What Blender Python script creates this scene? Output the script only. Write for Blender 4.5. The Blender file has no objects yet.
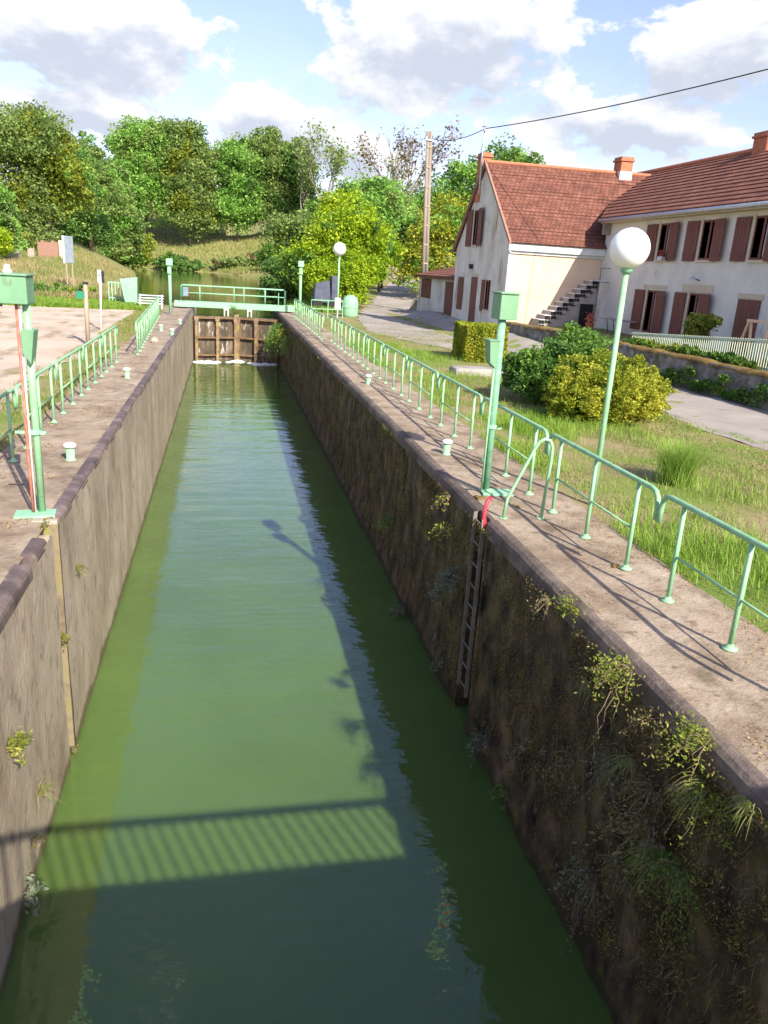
import bpy, math, random
import numpy as np
from mathutils import Vector, Matrix
rad = math.radians
scene = bpy.context.scene
COL = scene.collection

# ------------------------------------------------------------------ camera
YAW, PITCH, ROLL, FOC = .215, .3085, .0606, 761.76
cam_d = bpy.data.cameras.new('camera'); cam = bpy.data.objects.new('camera', cam_d); COL.objects.link(cam)
f = Vector((math.sin(YAW)*math.cos(PITCH), math.cos(YAW)*math.cos(PITCH), -math.sin(PITCH)))
r = Vector((math.cos(YAW), -math.sin(YAW), 0)); u = r.cross(f)
r2 = r*math.cos(ROLL)+u*math.sin(ROLL); u2 = u*math.cos(ROLL)-r*math.sin(ROLL)
m = Matrix((r2, u2, -f)).transposed().to_4x4(); m.translation = Vector((-.7154, 0, 2.987))
cam.matrix_world = m
cam_d.sensor_fit = 'VERTICAL'; cam_d.sensor_height = 24; cam_d.lens = 24*FOC/1024
cam_d.clip_start = .05; cam_d.clip_end = 6000
scene.camera = cam
scene.render.resolution_x = 768; scene.render.resolution_y = 1024

# ------------------------------------------------------------------ light
SUN = Vector((.47, -1.3, 1.0)).normalized()          # towards the sun
EL = math.asin(SUN.z); AZ = math.atan2(SUN.x, SUN.y)
sd = bpy.data.lights.new('sun', 'SUN'); so = bpy.data.objects.new('sun', sd); COL.objects.link(so)
so.rotation_euler = (-SUN).to_track_quat('-Z', 'Y').to_euler()
sd.energy = 4.9; sd.angle = rad(.55); sd.color = (1, .94, .81)
scene.view_settings.view_transform = 'Standard'; scene.view_settings.look = 'None'
scene.view_settings.gamma = 1; scene.view_settings.use_curve_mapping = False
scene.view_settings.exposure = .86
w = bpy.data.worlds.new('World'); scene.world = w; w.use_nodes = True
nt = w.node_tree; nt.nodes.clear(); N = nt.nodes; L = nt.links
def nd(t, **k):
    n = N.new(t)
    for a, b in k.items(): setattr(n, a, b)
    return n
def mth(op, a, b=None, c=None, clamp=False):
    n = nd('ShaderNodeMath', operation=op, use_clamp=clamp)
    for i, x in enumerate((a, b, c)):
        if x is None: continue
        if isinstance(x, (int, float)): n.inputs[i].default_value = x
        else: L.new(x, n.inputs[i])
    return n.outputs[0]
sky = nd('ShaderNodeTexSky', sky_type='NISHITA'); sky.sun_disc = False; sky.sun_elevation = EL; sky.sun_rotation = AZ
sky.air_density = 1.1; sky.dust_density = 1.2; sky.ozone_density = 1.6
bg = nd('ShaderNodeBackground'); bg.inputs[1].default_value = .135
tint = nd('ShaderNodeMix', data_type='RGBA', blend_type='MULTIPLY'); tint.inputs[0].default_value = 1; L.new(sky.outputs[0], tint.inputs[6]); tint.inputs[7].default_value = (.98, .865, 1.04, 1)
L.new(tint.outputs[2], bg.inputs[0])
tc = nd('ShaderNodeTexCoord'); sep = nd('ShaderNodeSeparateXYZ'); L.new(tc.outputs['Generated'], sep.inputs[0])
U = mth('MULTIPLY', mth('ARCTAN2', sep.outputs[0], sep.outputs[1]), 57.2958)
Vv = mth('MULTIPLY', mth('ARCSINE', sep.outputs[2]), 57.2958)
comb = nd('ShaderNodeCombineXYZ'); L.new(U, comb.inputs[0]); L.new(mth('MULTIPLY', Vv, 1.7), comb.inputs[1])
def noise(vec, scale, detail, rough=.55, dist=0):
    n = nd('ShaderNodeTexNoise'); n.inputs['Scale'].default_value = scale; n.inputs['Detail'].default_value = detail
    n.inputs['Roughness'].default_value = rough; n.inputs['Distortion'].default_value = dist
    L.new(vec, n.inputs['Vector']); return n.outputs['Fac']
n1 = noise(comb.outputs[0], .16, 10, .60, .2); n2 = noise(comb.outputs[0], .45, 5, .55)
nb = noise(comb.outputs[0], .055, 4, .5)
tot = None; shd = None
for (a, b, c, d, s) in [(-8.2,12.3,8.2,3.4,1.0),(3.0,8.6,4.6,2.5,1.0),(7.6,7.0,5.0,1.9,.95),(14.0,13.7,8.2,4.0,1.05),(31.8,13.6,6.0,3.8,1.0),
                        (27,9.6,8.5,2.2,.95),(-10.1,8.2,8.0,1.5,.9),(-20,10,7,4,1),(22.7,7.0,5,1.2,.7),(42,12,7,5,1),(-30,27,14,4,.8),(45,30,12,4,.8),(70,20,15,6,.9),(-60,18,18,6,.9)]:
    dv = mth('DIVIDE', mth('SUBTRACT', Vv, b), d)
    e = mth('ADD', mth('POWER', mth('ABSOLUTE', mth('DIVIDE', mth('SUBTRACT', U, a), c)), 2), mth('POWER', mth('ABSOLUTE', dv), 2))
    g = mth('MULTIPLY', mth('POWER', 2.718, mth('MULTIPLY', e, -1.0)), s)
    h = mth('MULTIPLY', g, mth('SUBTRACT', .45, mth('MULTIPLY', dv, .75), clamp=True))
    tot = g if tot is None else mth('MAXIMUM', tot, g); shd = h if shd is None else mth('MAXIMUM', shd, h)
far = mth('MULTIPLY', mth('ADD', mth('SUBTRACT', nb, .5), -.02), mth('MULTIPLY', mth('SUBTRACT', Vv, 17), .08, clamp=True))
dens = mth('ADD', mth('ADD', tot, mth('MULTIPLY', far, 2.0)), mth('ADD', mth('MULTIPLY', mth('SUBTRACT', n1, .5), 2.3), mth('MULTIPLY', mth('SUBTRACT', n2, .5), .7)))
cov = nd('ShaderNodeMapRange', interpolation_type='SMOOTHSTEP'); L.new(dens, cov.inputs[0])
cov.inputs[1].default_value = .33; cov.inputs[2].default_value = .56
off = nd('ShaderNodeVectorMath', operation='ADD'); off.inputs[1].default_value = (.8, 2.4, 0); L.new(comb.outputs[0], off.inputs[0])
n3 = noise(off.outputs[0], .16, 10, .60, .2)
bel = nd('ShaderNodeMapRange', interpolation_type='SMOOTHSTEP'); L.new(mth('ADD', mth('MULTIPLY', mth('SUBTRACT', n3, n1), 1.6), mth('SUBTRACT', shd, .25)), bel.inputs[0])
bel.inputs[1].default_value = -.18; bel.inputs[2].default_value = .38
cr = nd('ShaderNodeMix', data_type='RGBA'); L.new(bel.outputs[0], cr.inputs[0])
cr.inputs[6].default_value = (.62, .62, .63, 1); cr.inputs[7].default_value = (.37, .40, .46, 1)
bgc = nd('ShaderNodeBackground'); bgc.inputs[1].default_value = 1.0; L.new(cr.outputs[2], bgc.inputs[0])
# thin veil near the horizon and over everything
veil = mth('MAXIMUM', mth('MULTIPLY', cov.outputs[0], .95), mth('MULTIPLY', mth('SUBTRACT', 1.0, mth('DIVIDE', Vv, 22)), .22, clamp=True))
mx = nd('ShaderNodeMixShader'); L.new(veil, mx.inputs[0]); L.new(bg.outputs[0], mx.inputs[1]); L.new(bgc.outputs[0], mx.inputs[2])
wo = nd('ShaderNodeOutputWorld'); L.new(mx.outputs[0], wo.inputs[0])

# ------------------------------------------------------------------ materials
def mat(name, stops, scale=3., rough=.85, bump=.0, bscale=None, detail=6, stretch=(1,1,1), spec=.3, metal=0., fleck=None, streak=None, island=0., trans=0., extra=None):
    mt = bpy.data.materials.new(name); mt.use_nodes = True
    t = mt.node_tree; n = t.nodes; l = t.links; p = n['Principled BSDF']
    tc = n.new('ShaderNodeTexCoord'); mp = n.new('ShaderNodeMapping'); mp.inputs['Scale'].default_value = stretch
    l.new(tc.outputs['Object'], mp.inputs[0])
    no = n.new('ShaderNodeTexNoise'); no.inputs['Scale'].default_value = scale; no.inputs['Detail'].default_value = detail; no.inputs['Roughness'].default_value = .62
    l.new(mp.outputs[0], no.inputs['Vector'])
    fac = no.outputs['Fac']
    if island:
        gi = n.new('ShaderNodeNewGeometry'); a = n.new('ShaderNodeMath'); a.operation = 'MULTIPLY_ADD'
        s = n.new('ShaderNodeMath'); s.operation = 'SUBTRACT'; l.new(gi.outputs['Random Per Island'], s.inputs[0]); s.inputs[1].default_value = .5
        l.new(s.outputs[0], a.inputs[0]); a.inputs[1].default_value = island; l.new(fac, a.inputs[2]); fac = a.outputs[0]
    cr = n.new('ShaderNodeValToRGB'); e = cr.color_ramp.elements
    ps = [(.32+.36*i/(max(1, len(stops)-1)), c) if len(c) == 3 else (c[3], c[:3]) for i, c in enumerate(stops)]
    while len(e) < len(ps): e.new(.5)
    for i, (q, c) in enumerate(ps): e[i].position = q; e[i].color = (*c, 1)
    l.new(fac, cr.inputs[0]); colr = cr.outputs[0]
    for fl in [x for x in (fleck, streak) if x]:
        c, sc, thr, amt, st = fl
        m2 = n.new('ShaderNodeMapping'); m2.inputs['Scale'].default_value = st; l.new(tc.outputs['Object'], m2.inputs[0])
        n2 = n.new('ShaderNodeTexNoise'); n2.inputs['Scale'].default_value = sc; n2.inputs['Detail'].default_value = 5; n2.inputs['Roughness'].default_value = .6; l.new(m2.outputs[0], n2.inputs['Vector'])
        mr = n.new('ShaderNodeMapRange'); mr.inputs[1].default_value = thr; mr.inputs[2].default_value = thr+.10; mr.inputs[4].default_value = amt; l.new(n2.outputs['Fac'], mr.inputs[0])
        mi = n.new('ShaderNodeMix'); mi.data_type = 'RGBA'; l.new(mr.outputs[0], mi.inputs[0]); l.new(colr, mi.inputs[6]); mi.inputs[7].default_value = (*c, 1); colr = mi.outputs[2]
    if extra: colr = extra(t, tc, colr)
    l.new(colr, p.inputs['Base Color'])
    p.inputs['Roughness'].default_value = rough; p.inputs['Specular IOR Level'].default_value = spec; p.inputs['Metallic'].default_value = metal
    if bump:
        nb = n.new('ShaderNodeTexNoise'); nb.inputs['Scale'].default_value = bscale or scale*4; nb.inputs['Detail'].default_value = 8; nb.inputs['Roughness'].default_value = .65; l.new(mp.outputs[0], nb.inputs['Vector'])
        b = n.new('ShaderNodeBump'); b.inputs['Strength'].default_value = 1; b.inputs['Distance'].default_value = bump; l.new(nb.outputs['Fac'], b.inputs['Height']); l.new(b.outputs[0], p.inputs['Normal'])
    if trans:
        tr = n.new('ShaderNodeBsdfTranslucent'); l.new(colr, tr.inputs[0]); ms = n.new('ShaderNodeMixShader'); ms.inputs[0].default_value = trans
        l.new(p.outputs[0], ms.inputs[1]); l.new(tr.outputs[0], ms.inputs[2]); l.new(ms.outputs[0], n['Material Output'].inputs[0])
    return mt
M = {}
M['green'] = mat('green_paint', [(.20,.41,.21),(.26,.49,.27),(.32,.55,.33)], 5, .45, .0015, 60, fleck=((.15,.10,.06), 26, .635, .85, (1,1,1)))
M['pole_green'] = mat('dull_green_paint', [(.12,.29,.17),(.18,.37,.23),(.24,.44,.29)], 7, .5, .001, 50, fleck=((.08,.16,.12), 10, .58, .7, (1,1,.3)))
M['fence_pale'] = mat('pale_fence_paint', [(.46,.55,.38),(.56,.63,.47)], 4, .5)
M['pale_green'] = mat('pale_green_paint', [(.22,.45,.27),(.29,.53,.34)], 4, .5, .001, 50, fleck=((.2,.14,.09), 15, .66, .7, (1,1,1)))
M['box_green'] = mat('box_green_paint', [(.14,.29,.16),(.19,.36,.21)], 3, .5, .001, 40, fleck=((.12,.13,.09), 9, .64, .6, (1,1,.4)))
M['white'] = mat('white_paint', [(.72,.70,.66),(.82,.81,.78)], 6, .5)
M['globe'] = mat('opal_globe', [(.86,.85,.82),(.90,.90,.88)], 2, .22, spec=.5)
M['red'] = mat('red_paint', [(.55,.03,.05),(.65,.06,.08)], 6, .4)
M['rust_red'] = mat('rust_red_pipe', [(.35,.09,.05),(.50,.2,.14)], 12, .6)
M['coping_path'] = mat('worn_concrete', [(.19,.135,.09),(.31,.24,.17),(.41,.33,.245)], 1.8, .9, .02, 16, fleck=((.14,.09,.06), 6, .57, .7, (1,1,1)), streak=((.11,.085,.05), 2.4, .58, .6, (1,.6,1)))
def tide(col, top):
    def fn(t, tc, colr):
        n = t.nodes; l = t.links; sp = n.new('ShaderNodeSeparateXYZ'); l.new(tc.outputs['Object'], sp.inputs[0])
        no = n.new('ShaderNodeTexNoise'); no.inputs['Scale'].default_value = 2.5; no.inputs['Detail'].default_value = 5; l.new(tc.outputs['Object'], no.inputs['Vector'])
        a = n.new('ShaderNodeMath'); a.operation = 'MULTIPLY_ADD'; l.new(no.outputs['Fac'], a.inputs[0]); a.inputs[1].default_value = -.35; l.new(sp.outputs[2], a.inputs[2])
        mr = n.new('ShaderNodeMapRange'); mr.inputs[1].default_value = top; mr.inputs[2].default_value = top-.10; mr.inputs[4].default_value = .85; l.new(a.outputs[0], mr.inputs[0])
        mi = n.new('ShaderNodeMix'); mi.data_type = 'RGBA'; l.new(mr.outputs[0], mi.inputs[0]); l.new(colr, mi.inputs[6]); mi.inputs[7].default_value = (*col, 1); return mi.outputs[2]
    return fn
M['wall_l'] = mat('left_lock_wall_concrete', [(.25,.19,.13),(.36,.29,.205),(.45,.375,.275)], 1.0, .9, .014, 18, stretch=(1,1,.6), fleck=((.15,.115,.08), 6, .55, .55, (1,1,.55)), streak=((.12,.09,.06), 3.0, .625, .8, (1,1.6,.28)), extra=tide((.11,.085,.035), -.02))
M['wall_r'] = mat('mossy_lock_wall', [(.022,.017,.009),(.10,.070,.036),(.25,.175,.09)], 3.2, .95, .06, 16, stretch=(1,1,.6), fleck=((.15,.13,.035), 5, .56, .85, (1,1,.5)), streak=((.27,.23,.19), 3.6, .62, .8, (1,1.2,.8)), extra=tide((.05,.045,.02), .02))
M['nosing_l'] = mat('dark_iron_coping', [(.07,.05,.045),(.12,.088,.08),(.22,.165,.145)], 2.5, .6, .006, 40, fleck=((.3,.25,.2), 5, .62, .4, (1,1,1)))
M['nosing_r'] = mat('dark_coping_stone', [(.075,.055,.045),(.13,.098,.08),(.22,.17,.135)], 2.2, .85, .02, 18, fleck=((.22,.18,.14), 5, .6, .6, (1,1,1)))
M['groove'] = mat('yellow_lichen_stone', [(.15,.115,.075),(.25,.20,.125),(.23,.195,.07)], 3, .9, .008, 25, fleck=((.28,.28,.05), 4, .58, .9, (1,1,.5)))
M['stop_stone'] = mat('pale_stone', [(.3,.26,.2),(.42,.37,.3)], 3, .9, .01, 25)
M['rust'] = mat('rusty_gate_steel', [(.13,.08,.042),(.215,.145,.085),(.29,.21,.125)], 3, .8, .004, 30, fleck=((.30,.27,.03), 3, .57, .8, (1,1,.5)))
M['beam'] = mat('dark_gate_beam', [(.12,.07,.035),(.22,.14,.07)], 3, .8, .004, 30)
M['gate_panel'] = mat('stained_gate_plate', [(.035,.028,.02),(.10,.075,.05),(.20,.16,.12)], 2.2, .8, .004, 25, stretch=(1,1,.4), streak=((.48,.42,.38), 2.4, .56, .8, (2,2,.5)))
M['iron'] = mat('ladder_iron', [(.16,.13,.10),(.26,.22,.18)], 6, .7)
M['foam'] = mat('foam', [(.75,.78,.76),(.85,.87,.85)], 8, .6, .05, 15)
M['render_w'] = mat('grey_white_render', [(.58,.55,.485),(.67,.64,.575),(.73,.70,.635)], .8, .9, .004, 30, fleck=((.36,.30,.22), .9, .66, .7, (1,1,.6)))
M['render_s'] = mat('stained_render', [(.50,.46,.39),(.62,.585,.51),(.70,.67,.60)], .9, .9, .004, 30, streak=((.30,.20,.11), 1.1, .59, .8, (1,1.3,.25)))
M['render_c'] = mat('cream_render', [(.60,.45,.31),(.69,.54,.38)], .9, .9, .003, 30)
M['cement'] = mat('grey_cement', [(.20,.18,.16),(.32,.29,.26),(.40,.36,.32)], 1.6, .9, .006, 30)
M['cornice'] = mat('pale_cornice', [(.56,.58,.57),(.68,.70,.69)], 3, .7)
M['shutter'] = mat('brown_red_shutter', [(.13,.045,.035),(.19,.07,.052)], 3, .65, .002, 30, stretch=(3,3,.5))
M['frame'] = mat('window_frame_paint', [(.30,.20,.15),(.40,.30,.22)], 5, .6)
M['reveal'] = mat('cream_reveal', [(.5,.42,.3),(.6,.52,.4)], 3, .85)
M['curtain'] = mat('curtain', [(.28,.28,.30),(.42,.42,.44)], 6, .9, stretch=(6,6,.3))
M['dark'] = mat('dark_void', [(.012,.011,.010),(.02,.018,.016)], 3, .9)
M['wood'] = mat('weathered_wood', [(.30,.23,.16),(.42,.34,.26)], 4, .85, .004, 20, stretch=(5,5,.4))
M['pole_wood'] = mat('pole_timber', [(.21,.175,.135),(.30,.255,.205)], 3, .9, .01, 12, stretch=(5,5,.3))
M['pink_wood'] = mat('light_timber', [(.55,.36,.24),(.65,.46,.33)], 4, .7)
M['bark'] = mat('bark', [(.05,.038,.027),(.12,.095,.07)], 4, .95, .03, 14, stretch=(3,3,.6))
M['pale_bark'] = mat('pale_bark', [(.18,.15,.12),(.30,.26,.22)], 4, .95, .02, 14)
M['brick'] = mat('red_brick', [(.26,.14,.10),(.34,.20,.15)], 6, .85, .004, 30)
M['orange_brick'] = mat('chimney_brick', [(.36,.13,.07),(.50,.20,.11)], 6, .85, .006, 18)
M['galv'] = mat('galvanised_metal', [(.42,.44,.47),(.56,.58,.62)], 5, .4, metal=.3)
M['cable'] = mat('black_cable', [(.02,.02,.02),(.03,.03,.03)], 5, .6)
M['road'] = mat('worn_asphalt', [(.24,.21,.18),(.31,.275,.24),(.37,.33,.29)], .5, .95, .006, 60, fleck=((.14,.13,.09), 1.3, .62, .6, (1,1,1)))
M['gravel'] = mat('pink_gravel', [(.40,.31,.22),(.51,.41,.31),(.56,.46,.36)], .5, .95, .02, 45, fleck=((.24,.19,.11), .9, .53, .75, (1,.35,1)))
M['grassy'] = mat('ground_grass_and_soil', [(.13,.20,.03),(.18,.22,.045),(.27,.22,.10),(.33,.25,.14)], .55, .95, .03, 25, detail=8)
M['drybank'] = mat('dry_bank', [(.18,.24,.05),(.32,.28,.12),(.42,.31,.17)], .12, .95, .05, 8, detail=8)
M['grass'] = mat('grass_blades', [(.13,.25,.02),(.23,.38,.04),(.34,.48,.08)], 1.2, .6, island=.5, trans=.4)
M['grass_dry'] = mat('dry_grass_blades', [(.17,.26,.04),(.29,.31,.09),(.40,.32,.16)], .5, .7, island=.5, trans=.35)
M['frond'] = mat('feathery_fronds', [(.22,.36,.05),(.38,.50,.12)], 2, .6, island=.5, trans=.4)
M['weeds'] = mat('brown_weeds', [(.17,.26,.05),(.33,.30,.12),(.48,.36,.20)], .15, .8, island=.35, trans=.3)
M['moss'] = mat('moss', [(.10,.07,.02),(.22,.13,.04),(.18,.17,.04)], 2.5, .95, .03, 14)
M['stone'] = mat('old_stone_wall', [(.08,.075,.06),(.19,.175,.15),(.32,.30,.27)], 2.6, .95, .07, 5, fleck=((.06,.08,.02), 1.4, .56, .8, (1,1,1)))
M['stalk_dark'] = mat('dark_dry_roots', [(.09,.06,.03),(.17,.12,.065),(.27,.21,.13)], 2, .9, island=.5)
M['moss_strand'] = mat('moss_strands', [(.07,.05,.018),(.15,.11,.035),(.24,.19,.06)], 1.5, .9, island=.5)
M['moss_leaf'] = mat('moss_leaflets', [(.08,.09,.018),(.18,.18,.04),(.30,.27,.07)], 2, .9, island=.5)
M['litter'] = mat('dead_leaves', [(.20,.10,.03),(.33,.20,.08),(.42,.30,.10)], 5, .8, island=.6)
M['stalk'] = mat('dry_stalks', [(.12,.085,.05),(.22,.16,.10)], 3, .8, island=.4)
M['sheet'] = mat('grey_sheet', [(.16,.20,.24),(.25,.29,.33)], 4, .5)
M['car_paint'] = mat('dark_car_paint', [(.02,.025,.03),(.03,.035,.04)], 2, .2, spec=.6)
M['glass'] = mat('dark_glass', [(.015,.02,.02),(.03,.035,.035)], 2, .08, spec=.8)
M['rubber'] = mat('rubber', [(.02,.02,.02),(.03,.03,.03)], 2, .8)
M['terracotta'] = mat('terracotta', [(.5,.16,.08),(.6,.22,.12)], 5, .8)
M['flower'] = mat('red_flowers', [(.45,.08,.05),(.55,.18,.12)], 5, .7, island=.5)
M['deep_green'] = mat('dark_green_plate', [(.02,.18,.10),(.03,.22,.13)], 5, .5)
M['blue_grey'] = mat('blue_grey_cover', [(.06,.07,.10),(.10,.11,.15)], 3, .7)
def leafmat(name, cols, trans=.45, sc=.5):
    M[name] = mat(name, cols, sc, .65, island=.28, trans=trans, spec=.2, detail=4)
leafmat('leaf_mid', [(0.138,0.280,0.054),(0.263,0.493,0.092),(0.400,0.600,0.147)], sc=.25)
leafmat('leaf_dark', [(0.068,0.155,0.036),(0.138,0.262,0.061),(0.221,0.372,0.090)], sc=.25)
leafmat('leaf_olive', [(0.131,0.205,0.056),(0.224,0.329,0.087),(0.348,0.447,0.131)], sc=.25)
leafmat('leaf_yellow', [(.16,.22,.03),(.28,.34,.045),(.37,.40,.06)], sc=.25)
leafmat('leaf_lime', [(0.150,0.269,0.014),(0.329,0.478,0.022),(0.508,0.600,0.044)], .45, .4)
leafmat('leaf_bush', [(0.061,0.147,0.021),(0.138,0.276,0.052),(0.276,0.414,0.069)])
leafmat('leaf_gold', [(0.158,0.229,0.018),(0.352,0.387,0.035),(0.528,0.510,0.070)], .4, 1)
leafmat('leaf_rust', [(.16,.10,.05),(.22,.14,.07),(.2,.2,.06)])
leafmat('leaf_grey', [(.10,.14,.08),(.18,.22,.14),(.26,.30,.20)], .3, 3)
leafmat('leaf_fresh', [(.14,.20,.03),(.28,.33,.05),(.46,.45,.10)], .45, 3)
leafmat('leaf_dry', [(.14,.13,.04),(.24,.20,.08),(.32,.27,.12)], .3, 3)

def tile_mat(name, c, along, su, sv, bump):
    # clay tiles: columns across the slope come from a brick pattern in the roof's own directions
    mt = mat(name, c, 2.2, .85)
    t = mt.node_tree; n = t.nodes; l = t.links; p = n['Principled BSDF']
    tc = n['Texture Coordinate']; s = n.new('ShaderNodeSeparateXYZ'); l.new(tc.outputs['Object'], s.inputs[0])
    cb = n.new('ShaderNodeCombineXYZ'); l.new(s.outputs[0 if along == 'x' else 1], cb.inputs[0]); l.new(s.outputs[1 if along == 'x' else 0], cb.inputs[1])
    br = n.new('ShaderNodeTexBrick'); l.new(cb.outputs[0], br.inputs['Vector']); br.inputs['Scale'].default_value = 1
    br.inputs['Brick Width'].default_value = su; br.inputs['Row Height'].default_value = sv; br.inputs['Mortar Size'].default_value = .018; br.inputs['Mortar Smooth'].default_value = .3
    br.inputs['Color1'].default_value = (.82,.82,.82,1); br.inputs['Color2'].default_value = (1.12,1.08,1.05,1); br.inputs['Mortar'].default_value = (.5,.46,.45,1)
    mi = n.new('ShaderNodeMix'); mi.data_type = 'RGBA'; mi.blend_type = 'MULTIPLY'; mi.inputs[0].default_value = 1
    src = p.inputs['Base Color'].links[0].from_socket; l.new(src, mi.inputs[6]); l.new(br.outputs['Color'], mi.inputs[7]); l.new(mi.outputs[2], p.inputs['Base Color'])
    b = n.new('ShaderNodeBump'); b.inputs['Distance'].default_value = bump; b.invert = True; l.new(br.outputs['Fac'], b.inputs['Height']); l.new(b.outputs[0], p.inputs['Normal'])
    return mt
M['tiles_a'] = tile_mat('brown_red_tiles', [(.13,.053,.035),(.19,.078,.052),(.245,.108,.075)], 'x', .24, .22, .015)
M['tiles_b'] = tile_mat('orange_red_tiles', [(.15,.060,.040),(.21,.085,.056),(.265,.125,.085)], 'y', .26, .4, .012)

def water_mat(name, body, rip, rough=.02, scat=.0, ior=1.6):
    mt = bpy.data.materials.new(name); mt.use_nodes = True
    t = mt.node_tree; n = t.nodes; l = t.links; p = n['Principled BSDF']
    tc = n.new('ShaderNodeTexCoord'); 
    no = n.new('ShaderNodeTexNoise'); no.inputs['Scale'].default_value = .35; no.inputs['Detail'].default_value = 4; l.new(tc.outputs['Object'], no.inputs['Vector'])
    cr = n.new('ShaderNodeValToRGB'); cr.color_ramp.elements[0].position = .3; cr.color_ramp.elements[1].position = .7
    cr.color_ramp.elements[0].color = (*[c*.88 for c in body], 1); cr.color_ramp.elements[1].color = (*[c*1.1 for c in body], 1)
    l.new(no.outputs['Fac'], cr.inputs[0]); l.new(cr.outputs[0], p.inputs['Base Color'])
    p.inputs['Roughness'].default_value = rough; p.inputs['IOR'].default_value = ior
    if scat:
        p.inputs['Subsurface Weight'].default_value = 1; p.inputs['Subsurface Radius'].default_value = (.7, 1, .5); p.inputs['Subsurface Scale'].default_value = scat
    hs = None
    for (sc, st, d, dist) in rip:
        mp = n.new('ShaderNodeMapping'); mp.inputs['Scale'].default_value = st; l.new(tc.outputs['Object'], mp.inputs[0])
        nb = n.new('ShaderNodeTexNoise'); nb.inputs['Scale'].default_value = sc; nb.inputs['Detail'].default_value = 3; l.new(mp.outputs[0], nb.inputs['Vector'])
        b = n.new('ShaderNodeBump'); b.inputs['Distance'].default_value = d; b.inputs['Strength'].default_value = dist; l.new(nb.outputs['Fac'], b.inputs['Height'])
        if hs is not None: l.new(hs, b.inputs['Normal'])
        hs = b.outputs[0]
    l.new(hs, p.inputs['Normal'])
    return mt
M['lock_water'] = water_mat('lock_water', (.088,.152,.036), [(1.0, (.30,1.2,1), .050, .6), (3.2, (.7,1.1,1), .012, .7), (8, (.6,1.2,1), .005, .6)], .02, .36)
M['basin_water'] = water_mat('basin_water', (.06,.085,.02), [(1.2, (1,1,1), .02, .5), (6, (1,1,1), .004, .5)], .03)

# ------------------------------------------------------------------ helpers
def tag(o, label=None, cat=None, group=None, kind=None):
    if label: o['label'] = label
    if cat: o['category'] = cat
    if group: o['group'] = group
    if kind: o['kind'] = kind
    return o
def thing(name, label, cat, loc=(0,0,0), group=None):
    o = bpy.data.objects.new(name, None); COL.objects.link(o); o.location = loc; o.empty_display_size = .2
    return tag(o, label, cat, group)
def base(p):
    v = Vector((0,0,0))
    while p is not None: v += Vector(p.location); p = p.parent
    return v
class MB:
    def __init__(s): s.v = []; s.f = []
    def add(s, vs, fs):
        k = len(s.v); s.v += [tuple(v) for v in vs]; s.f += [tuple(i+k for i in q) for q in fs]; return s
    def box(s, x0, x1, y0, y1, z0, z1, bev=0):
        return s.hexa([(x0,y0,z0),(x1,y0,z0),(x1,y1,z0),(x0,y1,z0),(x0,y0,z1),(x1,y0,z1),(x1,y1,z1),(x0,y1,z1)])
    def hexa(s, p): return s.add(p, [(3,2,1,0),(4,5,6,7),(0,1,5,4),(1,2,6,5),(2,3,7,6),(3,0,4,7)])
    def tube(s, pts, rr, n=10, cap=True):
        pts = [Vector(p) for p in pts]; k = len(pts); rs = rr if isinstance(rr, (list, tuple)) else [rr]*k
        vs = []; ref = None
        for i, p in enumerate(pts):
            d = (pts[min(i+1, k-1)]-pts[max(i-1, 0)]).normalized()
            if ref is None: ref = Vector((0,0,1)) if abs(d.z) < .9 else Vector((1,0,0))
            a = (ref-d*ref.dot(d)).normalized(); b = d.cross(a); ref = a
            vs += [p+(a*math.cos(2*math.pi*j/n)+b*math.sin(2*math.pi*j/n))*rs[i] for j in range(n)]
        fs = [(i*n+j, i*n+(j+1) % n, (i+1)*n+(j+1) % n, (i+1)*n+j) for i in range(k-1) for j in range(n)]
        if cap: fs += [tuple(range(n-1, -1, -1)), tuple((k-1)*n+j for j in range(n))]
        return s.add(vs, fs)
    def lathe(s, c, prof, n=16):
        c = Vector(c); vs = [c+Vector((q*math.cos(2*math.pi*j/n), q*math.sin(2*math.pi*j/n), z)) for q, z in prof for j in range(n)]; k = len(prof)
        fs = [(i*n+j, i*n+(j+1) % n, (i+1)*n+(j+1) % n, (i+1)*n+j) for i in range(k-1) for j in range(n)]
        fs += [tuple(range(n-1, -1, -1)), tuple((k-1)*n+j for j in range(n))]
        return s.add(vs, fs)
    def build(s, name, m, parent=None, smooth=False, bevel=0):
        b = base(parent); me = bpy.data.meshes.new(name)
        me.from_pydata([(v[0]-b.x, v[1]-b.y, v[2]-b.z) for v in s.v], [], s.f); me.materials.append(M[m] if isinstance(m, str) else m)
        if smooth: me.polygons.foreach_set('use_smooth', [True]*len(me.polygons))
        me.update(); o = bpy.data.objects.new(name, me); COL.objects.link(o); o.parent = parent
        if bevel:
            bv = o.modifiers.new('bevel', 'BEVEL'); bv.width = bevel; bv.segments = 2; bv.limit_method = 'ANGLE'
        return o
def npmesh(name, V, F, m, parent=None, smooth=False):
    """V (n,3) world coordinates, F (m,k) faces of equal size"""
    b = base(parent); V = np.asarray(V, np.float32)-np.array(b, np.float32); F = np.asarray(F, np.int32); k = F.shape[1]
    me = bpy.data.meshes.new(name); me.vertices.add(len(V)); me.vertices.foreach_set('co', V.ravel())
    me.loops.add(F.size); me.loops.foreach_set('vertex_index', F.ravel())
    me.polygons.add(len(F)); me.polygons.foreach_set('loop_start', np.arange(0, F.size, k, dtype=np.int32)); me.polygons.foreach_set('loop_total', np.full(len(F), k, np.int32))
    if smooth: me.polygons.foreach_set('use_smooth', np.ones(len(F), bool))
    me.update(calc_edges=True); me.validate(); me.materials.append(M[m] if isinstance(m, str) else m)
    o = bpy.data.objects.new(name, me); COL.objects.link(o); o.parent = parent; return o
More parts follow.
